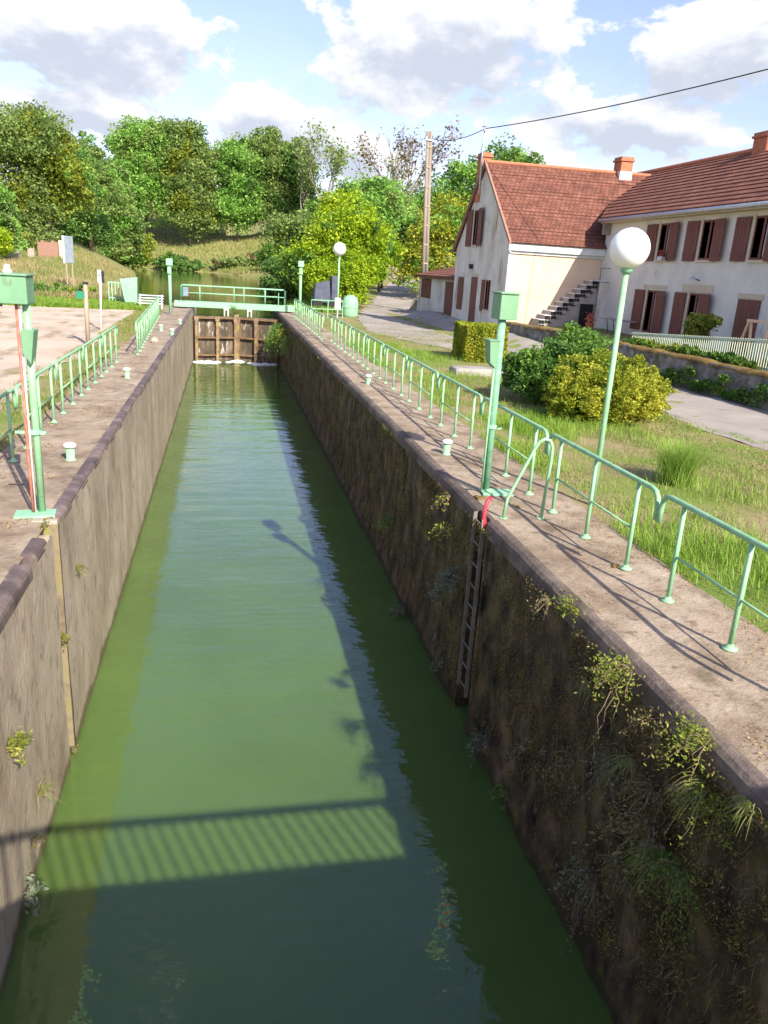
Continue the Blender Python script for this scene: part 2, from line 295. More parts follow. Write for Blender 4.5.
def copy_tree(o, parent=None):
    c = o.copy(); COL.objects.link(c)
    if parent is not None: c.parent = parent
    for ch in o.children: copy_tree(ch, c)
    return c
def vnoise(x, y, seed=0):
    """smooth value noise, numpy"""
    xi = np.floor(x).astype(int); yi = np.floor(y).astype(int); fx = x-xi; fy = y-yi
    fx = fx*fx*(3-2*fx); fy = fy*fy*(3-2*fy)
    def h(a, b):
        n = (a*374761393+b*668265263+seed*1442695041) & 0xffffffff
        n = ((n ^ (n >> 13))*1274126177) & 0xffffffff
        return ((n ^ (n >> 16)) & 0xffff)/65535.
    return (h(xi, yi)*(1-fx)+h(xi+1, yi)*fx)*(1-fy)+(h(xi, yi+1)*(1-fx)+h(xi+1, yi+1)*fx)*fy
def fbm(x, y, seed=0, o=4): return sum(vnoise(x*2**i, y*2**i, seed+i)/2**(i+1) for i in range(o))
def ss(x, a, b): t = np.clip((x-a)/(b-a), 0, 1); return t*t*(3-2*t)

# ------------------------------------------------------------------ terrain
POLY = np.array([(-2.6,52),(-7,60),(-8.5,72),(-11.3,100),(-15.3,140),(-19,172),(-30,192),(-60,200),(-90,205),(-90,222),(-50,220),(-24,214),(-4,205),(6,180),(7.5,150),(6.5,110),(5,80),(4,66),(2.6,52)], float)
def polydist(x, y):
    d = np.full(x.shape, 1e9); ins = np.zeros(x.shape, bool); n = len(POLY)
    for i in range(n):
        a = POLY[i]; b = POLY[(i+1) % n]; e = b-a
        t = np.clip(((x-a[0])*e[0]+(y-a[1])*e[1])/(e@e), 0, 1); d = np.minimum(d, np.hypot(x-a[0]-t*e[0], y-a[1]-t*e[1]))
        c = ((a[1] > y) != (b[1] > y)) & (x < (b[0]-a[0])*(y-a[1])/((b[1]-a[1]) or 1e-9)+a[0]); ins ^= c
    return np.where(ins, -d, d)
def ground(x, y):
    x = np.asarray(x, float); y = np.asarray(y, float)
    d = polydist(x, y)
    h = 0*x
    h = h + .55*ss(x, 10.5, 12.5)*ss(y, 26, 36)*(1-ss(y, 48, 60))
    h = np.where((x > 13.6) & (y < 60), np.maximum(h, .85*ss(x, 13.58, 13.62)), h)
    h = h + 1.0*ss(y, 58, 90)*ss(x, 6, 12)
    h = h + (x < 0)*(1.3*ss(y, 54, 80)+6.0*ss(y, 88, 165)+2.5*ss(-x, 18, 60)*ss(y, 60, 140))
    h = h + ss(y, 190, 232)*(8.5+1.5*np.sin(x*.06))*(1-.8*(x < 0)*ss(-x,20,45)) + ss(y, 232, 420)*16
    h = h + ss(y, 90, 200)*ss(x, 8, 26)*4
    h = h + (fbm(x*.12, y*.12, 3)-.5)*1.4*ss(np.hypot(x*0, np.maximum(y-50, 0)+np.maximum(-x-16, 0)), 4, 40)
    h = h + (fbm(x*.8, y*.8, 5)-.47)*.10*ss(np.abs(x), 4.3, 5.3)
    bank = np.where(d < 0, np.maximum(-.4+d*.5, -1.6), -.42+d*np.where((x < -6) & (y < 190), .20+.30*ss(y,85,125), .30))
    return np.where(y > 50, np.minimum(h, bank), h)
def axis(parts): return np.unique(np.round(np.concatenate([np.arange(a, b, s) for a, b, s in parts]), 3))
EDGE = 4.12
gx = axis([(-3000,-300,300),(-300,-100,20),(-100,-40,4),(-40,40,1),(40,100,5),(100,300,20),(300,3001,300)])
gx = np.unique(np.concatenate([gx[(np.abs(gx) > 4.3)], [-4.6,-EDGE,EDGE,4.6,-2.6,2.6,0,13.56,13.64]]))
gy = axis([(-3000,-200,400),(-200,-40,20),(-40,120,1),(120,300,3),(300,800,40),(800,4001,400)])
gy = np.unique(np.concatenate([gy, [-14, 55.6]]))
X, Y = np.meshgrid(gx, gy); Z = ground(X, Y)
nx, ny = len(gx), len(gy)
i, j = np.meshgrid(np.arange(nx-1), np.arange(ny-1)); i = i.ravel(); j = j.ravel()
cx = (gx[i]+gx[i+1])/2; cy = (gy[j]+gy[j+1])/2
keep = ~((np.abs(cx) < EDGE) & (cy > -14) & (cy < 55.6)); i = i[keep]; j = j[keep]
F = np.stack([j*nx+i, j*nx+i+1, (j+1)*nx+i+1, (j+1)*nx+i], 1)
g = npmesh('ground', np.stack([X.ravel(), Y.ravel(), Z.ravel()], 1), F, 'grassy', smooth=True); tag(g, kind='structure')
def drape(name, m, left, right, n, w, dz=.02):
    """sheet between two polylines, draped on the ground"""
    def samp(pl):
        pl = np.array(pl, float); s = np.concatenate([[0], np.cumsum(np.hypot(*np.diff(pl, axis=0).T))]); t = np.linspace(0, s[-1], n)
        return np.stack([np.interp(t, s, pl[:,0]), np.interp(t, s, pl[:,1])], 1)
    A = samp(left); B = samp(right); t = np.linspace(0, 1, w)[None,:,None]
    P = A[:,None]*(1-t)+B[:,None]*t
    P[...,0] += (fbm(P[...,0]*1.3, P[...,1]*1.3, 9)-.5)*.9*(np.abs(t[...,0]-.5) > .49)
    z = ground(P[...,0], P[...,1])
    q = np.concatenate([P, (z+dz)[...,None]], 2).reshape(-1, 3)
    a, b = np.meshgrid(np.arange(w-1), np.arange(n-1)); a = a.ravel(); b = b.ravel()
    return tag(npmesh(name, q, np.stack([b*w+a, b*w+a+1, (b+1)*w+a+1, (b+1)*w+a], 1), m, smooth=True), kind='structure')
drape('road', 'road', [(9.9,-20),(9.9,10),(9.6,15),(10.2,20),(9.6,26),(8.5,30),(7.1,34),(6.3,38),(7.0,46),(9.2,57),(12.5,70),(16,85),(25,118),(40,150)],
      [(13.3,-20),(13.3,10),(13.2,18),(13.0,24),(12.9,29),(12.1,35),(12.1,44),(12.8,52),(16,66),(22,84),(31,118),(47,150)], 420, 16, .014)
drape('gravel_yard', 'gravel', [(-30,2),(-30,20),(-28,44),(-14,49)], [(-5.3,2),(-5.0,12),(-5.0,30),(-5.4,45)], 180, 30, .014)
bw = MB().add([(-95,49.4,-.4),(60,49.4,-.4),(60,240,-.4),(-95,240,-.4)], [(0,1,2,3)]).build('canal_water', 'basin_water'); tag(bw, kind='structure')
lw = MB().add([(-3.2,-14,-3.0),(3.2,-14,-3.0),(3.2,49.4,-3.0),(-3.2,49.4,-3.0)], [(0,1,2,3)]).build('water', 'lock_water'); tag(lw, kind='structure')

# ------------------------------------------------------------------ lock walls
def wallgrid(name, m, x, sgn, y0, y1, z0, z1, step, amp, seed, parent, low=0.):
    ys = np.arange(y0, y1+1e-6, step); zs = np.linspace(z1, z0, int((z1-z0)/step)+1)
    Yg, Zg = np.meshgrid(ys, zs); nn = fbm(Yg*1.1, Zg*1.1, seed, 5)-.5; n2 = fbm(Yg*5, Zg*3, seed+7, 3)-.5
    edge = ss(z1-Zg, 0, .25)
    Xg = x+sgn*(nn*amp*2+n2*amp)*edge+sgn*low*ss(-Zg, 2.3, 3.0)
    n, k = len(ys), len(zs); a, b = np.meshgrid(np.arange(n-1), np.arange(k-1)); a = a.ravel(); b = b.ravel()
    F = np.stack([b*n+a, b*n+a+1, (b+1)*n+a+1, (b+1)*n+a], 1)
    if sgn < 0: F = F[:, ::-1]
    return npmesh(name, np.stack([Xg.ravel(), Yg.ravel(), Zg.ravel()], 1), F, m, parent, smooth=True)
def nosing(x_in, x_out, y0, y1, z_top, drop, m, name, parent, wob=.01, seed=0, rnd=.07):
    """rounded coping edge running along y; x_in is the water side"""
    s = 1 if x_out > x_in else -1
    prof = [(x_in, -drop), (x_in, -rnd)]+[(x_in+s*rnd*(1-math.cos(a)), -rnd+rnd*math.sin(a)) for a in (rad(30), rad(60), rad(90))]+[(x_out, 0), (x_out, -.3)]
    ys = np.arange(y0, y1+.01, .25); rg = random.Random(seed); vs = []
    for q in ys:
        d = (rg.random()-.5)*2*wob; vs += [(px+d*.6*(1 if k < 4 else 0), q, z_top+pz+(d*.5 if k < 5 else 0)) for k, (px, pz) in enumerate(prof)]
    k = len(prof); fs = [(a*k+b, a*k+b+1, (a+1)*k+b+1, (a+1)*k+b) for a in range(len(ys)-1) for b in range(k-1)]
    fs += [tuple(range(k)), tuple(range((len(ys)-1)*k+k-1, (len(ys)-1)*k-1, -1))]
    return MB().add(vs, fs).build(name, m, parent, smooth=False)
def pathgrid(name, m, x0, x1, y0, y1, z, parent, seed):
    xs = np.linspace(x0, x1, 12); ys = np.arange(y0, y1+.1, .2); Xg, Yg = np.meshgrid(xs, ys)
    Zg = z+(fbm(Xg*1.5, Yg*1.5, seed, 3)-.5)*.03; n = len(xs)
    a, b = np.meshgrid(np.arange(n-1), np.arange(len(ys)-1)); a = a.ravel(); b = b.ravel()
    return npmesh(name, np.stack([Xg.ravel(), Yg.ravel(), Zg.ravel()], 1), np.stack([b*n+a, b*n+a+1, (b+1)*n+a+1, (b+1)*n+a], 1), m, parent, smooth=True)

LW_ = thing('lock_wall', 'sunlit grey brown concrete side wall of the lock with dark iron edging', 'lock wall', (-3.3, 20, -3))
wallgrid('wall_face', 'wall_l', -2.6, 1, -14, 8.50, -3.6, -.02, .1, .02, 11, LW_)
wallgrid('wall_face', 'wall_l', -2.6, 1, 8.86, 55.6, -3.6, -.02, .12, .015, 12, LW_)
MB().box(-2.95,-2.86, 8.40, 9.0, -3.6, -.03).build('groove_back', 'wall_l', LW_); MB().box(-2.86,-2.612, 8.85, 8.92, -3.6, -.03).build('groove_face', 'groove', LW_)
MB().box(-2.86,-2.62, 8.44, 8.499, -3.6, -.03).build('groove_side', 'wall_l', LW_)
nosing(-2.60,-2.75, 9.02, 55.6, .03, .10, 'nosing_l', 'coping', LW_, .006, 1, .07)
nosing(-2.60,-2.75, 7.75, 8.49, .03, .10, 'nosing_l', 'coping', LW_, .006, 2, .07)
nosing(-2.59,-2.75, -14, 7.74, .025, .16, 'nosing_l', 'coping', LW_, .010, 3, .07)
MB().box(-2.90,-2.62, 8.86, 9.01, -.3, .012).build('stone_insert', 'stop_stone', LW_, bevel=.01)
pathgrid('pavement', 'coping_path', -4.14, -2.72, -14, 55.6, .004, LW_, 21)
MB().box(-4.1,-2.76, 55.2, 55.6, -3.6, -.05).build('end_face', 'wall_l', LW_)
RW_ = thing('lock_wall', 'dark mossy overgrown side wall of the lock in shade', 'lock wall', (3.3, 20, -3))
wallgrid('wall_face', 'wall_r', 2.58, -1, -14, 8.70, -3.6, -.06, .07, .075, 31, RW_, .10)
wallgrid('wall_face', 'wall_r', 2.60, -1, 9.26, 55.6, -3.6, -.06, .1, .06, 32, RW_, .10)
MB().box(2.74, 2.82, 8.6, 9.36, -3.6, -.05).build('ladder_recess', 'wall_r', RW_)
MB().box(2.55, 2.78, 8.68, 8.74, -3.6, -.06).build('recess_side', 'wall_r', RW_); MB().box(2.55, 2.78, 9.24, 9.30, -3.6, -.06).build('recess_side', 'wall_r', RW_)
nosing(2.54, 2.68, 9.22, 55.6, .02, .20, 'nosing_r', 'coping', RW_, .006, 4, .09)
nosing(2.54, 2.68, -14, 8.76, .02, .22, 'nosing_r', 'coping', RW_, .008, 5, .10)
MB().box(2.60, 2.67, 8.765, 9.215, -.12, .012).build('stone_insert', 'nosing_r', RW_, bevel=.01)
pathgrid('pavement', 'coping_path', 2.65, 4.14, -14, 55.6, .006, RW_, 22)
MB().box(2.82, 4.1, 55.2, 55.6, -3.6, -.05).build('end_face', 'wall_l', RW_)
bk = tag(MB().box(-2.6, 2.6, -14.4, -14, -3.6, .0).build('end_wall', 'wall_l'), 'concrete end wall closing the lock behind the bridge', 'wall')

# footbridge the photographer stands on (casts the shadow on the water)
fb = thing('footbridge', 'iron footbridge with barred railing crossing the near end of the lock', 'bridge', (0,-.6,1.4))
MB().box(-6, 6, -1.7, .30, 1.30, 1.45).build('deck', 'green', fb)
for yy in (.28, -1.68):
    mb = MB(); mb.tube([(-6,yy,2.42),(6,yy,2.42)], .045, 8); mb.build('top_rail', 'green', fb); MB().box(-6,6,yy-.008,yy+.008,1.452,1.74).build('toe_board', 'green', fb)
    mb = MB()
    for k in range(81): mb.tube([(-6+.15*k, yy, 1.45),(-6+.15*k, yy, 2.40)], .016, 6)
    mb.build('baluster', 'green', fb)['kind'] = 'stuff'
MB().box(-6,-5.6,-1.7,.3,-.1,1.3).build('support', 'cement', fb); MB().box(5.6,6,-1.7,.3,-.1,1.3).build('support', 'cement', fb)

# ------------------------------------------------------------------ gates and the service bridge over them
def gate_leaf(xa, ya, xb, yb, label):
    t = thing('lock_gate', label, 'lock gate', ((xa+xb)/2, (ya+yb)/2, -3)); d = Vector((xb-xa, yb-ya, 0)); ln = d.length; d.normalize(); nn = Vector((d.y, -d.x, 0))
    if nn.y > 0: nn = -nn
    def bar(a0, a1, z0, z1, t0, t1, mb):
        P = [Vector((xa, ya, 0))+d*a+nn*q for a, q in ((a0,t0),(a1,t0),(a1,t1),(a0,t1))]
        return mb.hexa([(p.x,p.y,z0) for p in P]+[(p.x,p.y,z1) for p in P])
    bar(.02, ln-.02, -3.5, -.34, 0, .06, MB()).build('gate_plate', 'gate_panel', t)
    for z, h, pr in ((-.38,.10,.34),(-1.55,.09,.30),(-2.6,.09,.26),(-3.12,.2,.2)): bar(.0, ln, z-h, z, .062, pr, MB()).build('cross_beam', 'beam', t)
    for a, w_ in ((.0,.16),(ln*.48,.18),(ln-.26,.26)):
        mb = MB(); bar(a, a+w_, -3.3, -.36, .063, .37, mb); bar(a-.05, a+w_+.05, -.60, -.355, .07, .372, mb); mb.build('upright', 'rust', t)
    return t
gate_leaf(-2.58, 48.3, -.02, 49.2, 'left rusty framed leaf of the closed lock gate with pale streaked plates')
gate_leaf(2.58, 48.3, .02, 49.2, 'right rusty framed leaf of the closed lock gate beside the weedy wall')
gp = tag(MB().box(-.14,.14,48.92,49.14,-3.4,-.2).build('gate_post', 'groove'), 'yellow mossy meeting post between the two lock gate leaves', 'gate post')
for k, (a, b, s) in enumerate(((-1.95,47.7,.85),(.1,48.5,.45),(1.75,47.6,.75))):
    rg = np.random.default_rng(k); mb = MB()
    for q in range(26):
        ax = a+rg.normal(0, s*.5); ay = b+rg.normal(0, .22)-(abs(ax-a)*.1); rr = rg.uniform(.05,.15)
        mb.lathe((ax, ay, -3.01), [(rr*2.2, 0), (rr*1.8, rr*.25), (rr*1.0, rr*.55), (.01, rr*.7)], 8)
    tag(mb.build('water_foam', 'foam', smooth=True), ['white foam at the foot of the left gate leaf','white spray below the mossy post between the gates','white foam at the foot of the right gate leaf'][k], 'foam')
br = thing('service_bridge', 'pale green steel walkway with two rail railing above the lock gates', 'bridge', (0, 49.6, .2))
MB().box(-3.7, 3.6, 49.35, 49.5, .10, .44).build('girder', 'pale_green', br); MB().box(-3.7, 3.6, 50.0, 50.1, .10, .44).build('girder', 'pale_green', br)
MB().box(-3.7, 3.6, 49.5, 50.0, .36, .42).build('deck', 'pale_green', br)
for y_ in (49.4, 50.05):
    MB().tube([(-3.3,y_,.44),(-3.3,y_,1.30),(-3.22,y_,1.36),(2.9,y_,1.36),(2.98,y_,1.3),(2.98,y_,.44)], .035, 8).build('top_rail', 'pale_green', br, True)
    MB().tube([(-3.3,y_,.92),(2.98,y_,.92)], .024, 8).build('mid_rail', 'pale_green', br, True)
    for xx in (-2.2,-.15,.45,1.75): MB().tube([(xx,y_,.44),(xx,y_,1.36)], .026, 8).build('post', 'pale_green', br, True)
for xx, lb in ((-.62,'left'),(.78,'right')):
    t = thing('walkway_bracket', f'small white bracket {lb} of the mossy gate post under the green walkway', 'bracket', (xx, 49.2, 0))
    mb = MB(); mb.box(xx-.14, xx-.08, 49.1, 49.34, -.33, .12); mb.box(xx+.08, xx+.14, 49.1, 49.34, -.33, .12); mb.box(xx-.14, xx+.14, 49.12, 49.33, .02, .1); mb.build('bracket_frame', 'white', t)
lr = thing('life_ring_box', 'pale box hung on the left end of the green walkway railing', 'box', (-3.0, 49.25, .9))
MB().box(-3.18,-2.86,49.15,49.35,.72,1.25).build('case', 'sheet', lr, bevel=.03); MB().box(-3.32,-3.2,49.16,49.34,.70,1.28).build('lid', 'deep_green', lr)
sg = thing('notice_board', 'small round white notice at the right end of the walkway', 'sign', (2.55, 49.25, .44))
o_ = MB().lathe((0,0,0), [(.20,-.01),(.20,.01)], 20).build('notice_plate', 'white', sg); o_.location = (0,0,.62); o_.rotation_euler = (rad(90),0,0)
MB().tube([(2.55,49.28,.44),(2.55,49.28,1.2)], .025, 8).build('notice_post', 'pale_green', sg)

# ------------------------------------------------------------------ railings
ORD = ['nearest','second','third','fourth','fifth','sixth','seventh','eighth','ninth','tenth','eleventh']
PL = 2.78
def railing(name='railing'):
    t = thing(name, 'x', 'railing', (0,0,0)); R = .028
    a = [(0,0,.70),(0,0,.84),(0,.02,.93),(0,.07,.985),(0,.15,1.0),(0,PL-.15,1.0),(0,PL-.07,.985),(0,PL-.02,.93),(0,PL,.84),(0,PL,.70)]
    MB().tube(a, R, 10).build('top_rail', 'green', t, True)
    MB().tube([(0,.42,.47),(0,PL-.38,.47)], .013, 8).build('mid_rail', 'green', t, True)
    for k in range(3):
        y_ = .40+1.0*k; mb = MB(); mb.tube([(0,y_,.0),(0,y_,.985)], .024, 10); mb.lathe((0,y_,.0), [(.07,0),(.07,.012),(.035,.02),(.028,.05)], 12); mb.build('post', 'green', t, True)
    return t
proto = railing(); first = [True]
def put_rail(x, y, label, group, rz=0):
    o = proto if first[0] else copy_tree(proto); first[0] = False
    o.location = (x, y, 0.008); o.rotation_euler = (0,0,rz); o['label'] = label; o['group'] = group
for k in range(10):
    put_rail(3.58, 3.83+2.85*k, f'{ORD[k]} green tube railing panel on the right bank, counted from the camera', 'railings along the right bank')
for k in range(5):
    put_rail(3.28, 32.2+2.85*k, f'{ORD[k]} green railing panel of the far row by the right gate abutment', 'railings near the gate on the right', rad(0))
for k in range(5):
    put_rail(-3.74, 9.2+2.85*k, f'{ORD[k]} green tube railing panel on the left bank, counted from the camera', 'railings along the left bank')
for k in range(6):
    put_rail(-3.35-.11*k, 24.6+2.85*k, f'{ORD[k]} green railing panel of the far row on the left bank', 'railings near the gate on the left', rad(2))
hp = thing('grab_hoop', 'bent green tube hoop standing over the ladder head on the right coping', 'handrail', (3.05, 8.85, 0))
MB().tube([(2.80,8.86,0),(2.83,8.86,.27),(2.86,8.86,.34),(3.12,8.85,.93),(3.17,8.85,1.02),(3.24,8.84,1.06),(3.31,8.84,1.04),(3.345,8.83,.96),(3.35,8.83,.8),(3.31,8.83,0)], .022, 10).build('hoop_tube', 'green', hp, True)
for q in (2.80, 3.31): MB().lathe((q,8.85,0), [(.055,.0),(.055,.014),(.03,.02)], 12).build('foot', 'green', hp)

# ------------------------------------------------------------------ ladder, red tube
ld = thing('wall_ladder', 'narrow iron rung ladder set in the dark right lock wall', 'ladder', (2.6, 9.0, -3))
for yy in (8.82, 9.16): MB().box(2.50, 2.55, yy-.010, yy+.010, -2.6, .0).build('stile', 'iron', ld)
for k in range(9): MB().tube([(2.53,8.82,-2.5+.30*k),(2.53,9.16,-2.5+.30*k)], .011, 8).build('rung', 'iron', ld)
tag(MB().tube([(2.56,8.80,-.16),(2.53,8.84,.02),(2.54,8.86,.12),(2.58,8.90,.22),(2.63,8.92,.27)], .028, 10).build('grab_tube', 'red', None, True), 'red bent grab tube at the top of the wall ladder', 'handle')

# ------------------------------------------------------------------ bollards
def bollard(x, y, label, s=1.):
    t = thing('bollard', label, 'bollard', (x, y, 0), 'small white capped bollards')
    MB().lathe((x,y,0), [(.085*s,0),(.085*s,.01),(.062*s,.02),(.062*s,.20*s)], 18).build('post', 'green', t, True)
    MB().lathe((x,y,.20*s), [(.062*s,-.002),(.088*s,.0),(.092*s,.02),(.085*s,.045),(.05*s,.062),(.01,.068)], 18).build('cap', 'white', t, True)
bollard(3.02, 12.35, 'white capped green bollard on the right coping, nearer the camera')
bollard(3.07, 20.3, 'white capped green bollard farther along the right coping')
bollard(-2.98, 11.75, 'white capped green bollard on the left coping nearest the camera')
bollard(-3.12, 20.1, 'white capped green bollard halfway along the left coping')
bollard(-2.72, 37.0, 'white capped bollard on the far left coping, nearest the pole with the lamp head')
bollard(-3.3, 33.5, 'white capped bollard on the far left coping at the wall edge')
bollard(-2.75, 31.8, 'small white capped bollard on the water side of the far left coping')
tag(MB().lathe((-3.18,28.8,.0), [(.13,0),(.16,.06),(.12,.15),(.05,.19)], 9).build('loose_stone', 'stop_stone'), 'pale loose stone lying on the left coping', 'stone')

# ------------------------------------------------------------------ switch poles with boxes
def base_plate(t, x, y, sx, sy, a):
    c, s = math.cos(a), math.sin(a); P = [(x+c*u_-s*v_, y+s*u_+c*v_) for u_, v_ in ((-sx,-sy),(sx,-sy),(sx,sy),(-sx,sy))]
    MB().hexa([(p,q,.006) for p, q in P]+[(p,q,.035) for p, q in P]).build('base_plate', 'pale_green', t, bevel=.005)
pr = thing('switch_pole', 'tall green post with two metal boxes on the right coping', 'pole', (2.96,10.06,0))
mb = MB(); mb.tube([(2.96,10.06,.03),(2.95,10.06,2.44)], .055, 14); mb.build('pole', 'pole_green', pr, True)
for z in (.95, .97): pass
MB().lathe((2.957,10.06,.93), [(.06,0),(.07,.01),(.07,.05),(.06,.06)], 14).build('clamp', 'pale_green', pr)
MB().tube([(3.03,10.02,.93),(3.09,10.02,.95)], .012, 8).build('clamp_bolt', 'pale_green', pr)
MB().tube([(2.885,10.02,.035),(2.89,10.02,1.8)], .016, 8).build('conduit', 'green', pr, True)
t_ = MB().box(2.87,3.12, 9.95,10.30, 2.43, 2.76).build('box', 'box_green', pr, bevel=.008)
MB().box(2.855,3.135, 9.93,10.32, 2.762, 2.785).build('box_lid', 'box_green', pr, bevel=.006)
MB().hexa([(2.79,9.92,1.86),(2.88,9.92,1.78),(2.88,10.12,1.78),(2.79,10.12,1.86),(2.755,9.9,2.15),(2.90,9.9,2.15),(2.90,10.14,2.15),(2.755,10.14,2.15)]).build('small_box', 'box_green', pr, bevel=.006)
MB().box(2.745,2.91,9.89,10.15,2.152,2.165).build('small_box_lid', 'box_green', pr)
base_plate(pr, 3.10, 9.98, .22, .15, rad(-8))
MB().lathe((2.96,10.06,.03), [(.10,0),(.10,.012),(.058,.03)], 14).build('flange', 'green', pr)
pl = thing('switch_pole', 'tall green post with red pipe and large box on the left coping', 'pole', (-2.86,9.15,0))
MB().tube([(-2.84,9.17,.03),(-2.83,9.17,2.40)], .042, 14).build('pole', 'green', pl, True)
MB().tube([(-2.925,9.12,.03),(-2.93,9.12,.5),(-2.92,9.12,2.40)], .016, 8).build('red_pipe', 'rust_red', pl, True)
MB().tube([(-2.895,9.11,.03),(-2.89,9.11,2.40)], .010, 8).build('pale_pipe', 'white', pl, True)
MB().box(-3.10,-2.78,9.02,9.38,2.40,2.69).build('box', 'box_green', pl, bevel=.01)
MB().box(-3.115,-2.765,9.0,9.4,2.692,2.712).build('box_lid', 'box_green', pl, bevel=.006)
MB().hexa([(-2.88,9.05,1.88),(-2.80,9.05,1.76),(-2.80,9.25,1.76),(-2.88,9.25,1.88),(-2.88,9.03,2.13),(-2.745,9.03,2.13),(-2.745,9.27,2.13),(-2.88,9.27,2.13)]).build('small_box', 'box_green', pl, bevel=.006)
MB().lathe((-2.845,9.16,.95), [(.05,0),(.062,.01),(.062,.05),(.05,.06)], 14).build('clamp', 'pale_green', pl)
MB().box(-3.05,-2.72,9.13,9.155,.97,1.0).build('clamp_bar', 'pale_green', pl)
MB().lathe((-3.0,9.2,2.712), [(.05,0),(.045,.03),(.03,.045),(.03,.08),(.01,.09)], 14).build('beacon', 'white', pl, True)
base_plate(pl, -2.90, 9.10, .22, .13, rad(6))

# ------------------------------------------------------------------ lamps and far poles
def globe_lamp(x, y, h, r_, label, rp=.036):
    t = thing('globe_lamp', label, 'street lamp', (x, y, float(ground(x,y))))
    mb = MB(); mb.tube([(x,y,-.05),(x,y,h-r_-.02)], [rp*1.05, rp], 14); mb.build('pole', 'green', t, True)
    MB().lathe((x,y,h-r_-.03), [(rp*1.2,-.03),(r_*.30,.0),(r_*.34,.035),(r_*.3,.06)], 20).build('collar', 'pole_green', t, True)
    MB().lathe((x,y,h), [(max(.005, r_*math.cos(a)), r_*math.sin(a)) for a in np.linspace(-math.pi/2+.1, math.pi/2, 22)], 32).build('globe', 'globe', t, True)
globe_lamp(4.31, 9.4, 3.41, .25, 'tall green lamp post with big white globe beside the right railing')
globe_lamp(6.35, 50, 4.0, .40, 'white globe lamp on a green post by the far end of the right bank', .06)
def head_pole(x, y, h, label, m):
    t = thing('signal_pole', label, 'pole', (x, y, 0)); MB().tube([(x,y,-.05),(x,y,h-.35)], .085, 10).build('pole', m, t, True)
    MB().box(x-.17,x+.17,y-.15,y+.15,h-.35,h).build('head', 'pale_green', t, bevel=.03); MB().box(x-.10,x+.10,y-.17,y-.151,h-.75,h-.42).build('lower_box', m, t)
head_pole(-3.55, 43.5, 2.85, 'yellowish green post with small head at the left end of the walkway', 'pale_green')
head_pole(3.72, 47.5, 3.15, 'green post with small head at the right end of the walkway', 'green')

# ------------------------------------------------------------------ far left furniture
t = thing('sign_post', 'brown wooden post carrying a small dark green plate on the left bank', 'sign', (-5.18, 27.3, 0))
MB().tube([(-5.18,27.3,-.05),(-5.16,27.3,1.95)], .07, 10).build('post', 'wood', t, True); MB().box(-5.45,-5.2,27.2,27.23,1.50,1.72).build('plate', 'deep_green', t); MB().box(-5.24,-5.08,27.22,27.38,1.95,2.02).build('cap', 'cable', t)
t = thing('signal_light', 'thin white post with a small black and white signal head on the left bank', 'signal', (-5.58, 32.9, 0))
MB().tube([(-5.58,32.9,-.05),(-5.5,32.9,1.8)], .035, 10).build('post', 'white', t, True); MB().box(-5.60,-5.46,32.85,33.0,1.8,2.3).build('head', 'white', t, bevel=.02); MB().box(-5.455,-5.36,32.86,32.98,1.82,2.26).build('hood', 'cable', t, bevel=.02)
MB().lathe((-5.53,32.84,2.1), [(.04,-.01),(.04,.01)], 10).build('lens', 'cable', t)
t = thing('info_board', 'tall grey sheet board on a post at the edge of the brown weeds', 'sign', (-11.5, 60, float(ground(-11.5,60))))
zb = float(ground(-11.5,60)); MB().box(-11.85,-11.15,60,60.06,2.1,3.9).build('panel', 'sheet', t); MB().box(-11.87,-11.72,59.97,60.09,2.05,3.92).build('edge', 'galv', t)
for q in (-11.7,-11.3): MB().tube([(q,60.09,zb-.1),(q,60.09,2.15)], .05, 8).build('post', 'wood', t)
t = thing('green_cabinet', 'pale green slanted steel cabinet near the far left railing', 'cabinet', (-6.3, 50, 0))
MB().hexa([(-6.55,49.6,.0),(-5.9,49.6,.0),(-5.9,50.3,.0),(-6.55,50.3,.0),(-6.85,49.6,1.5),(-5.85,49.6,1.65),(-5.85,50.3,1.65),(-6.85,50.3,1.5)]).build('body', 'pale_green', t, bevel=.03)
MB().box(-6.5,-6.0,49.57,49.595,.2,1.2).build('door', 'pale_green', t)
t = thing('picket_gate', 'short pale green bar fence left of the slanted cabinet', 'fence', (-7.2, 51, 0))
MB().box(-7.7,-6.7,51,51.05,1.2,1.27).build('top_bar', 'pale_green', t); MB().box(-7.7,-6.7,51,51.05,.3,.36).build('bottom_bar', 'pale_green', t)
for k in range(6): MB().box(-7.7+.19*k,-7.64+.19*k,50.99,51.045,0,1.3).build('bar', 'pale_green', t)
t = thing('metal_barrier', 'low bluish white metal barrier lying beside the cabinet', 'barrier', (-5.0, 47.5, 0))
for k in range(4): MB().tube([(-5.6,47.2+.2*k,.3+.14*k),(-4.2,47.2+.2*k,.3+.14*k)], .04, 8).build('rail', 'galv', t)
for q in (-5.5,-4.3): MB().tube([(q,47.2,0),(q,47.2,.4),(q,47.8,.78),(q,47.8,0)], .035, 8).build('leg', 'galv', t)
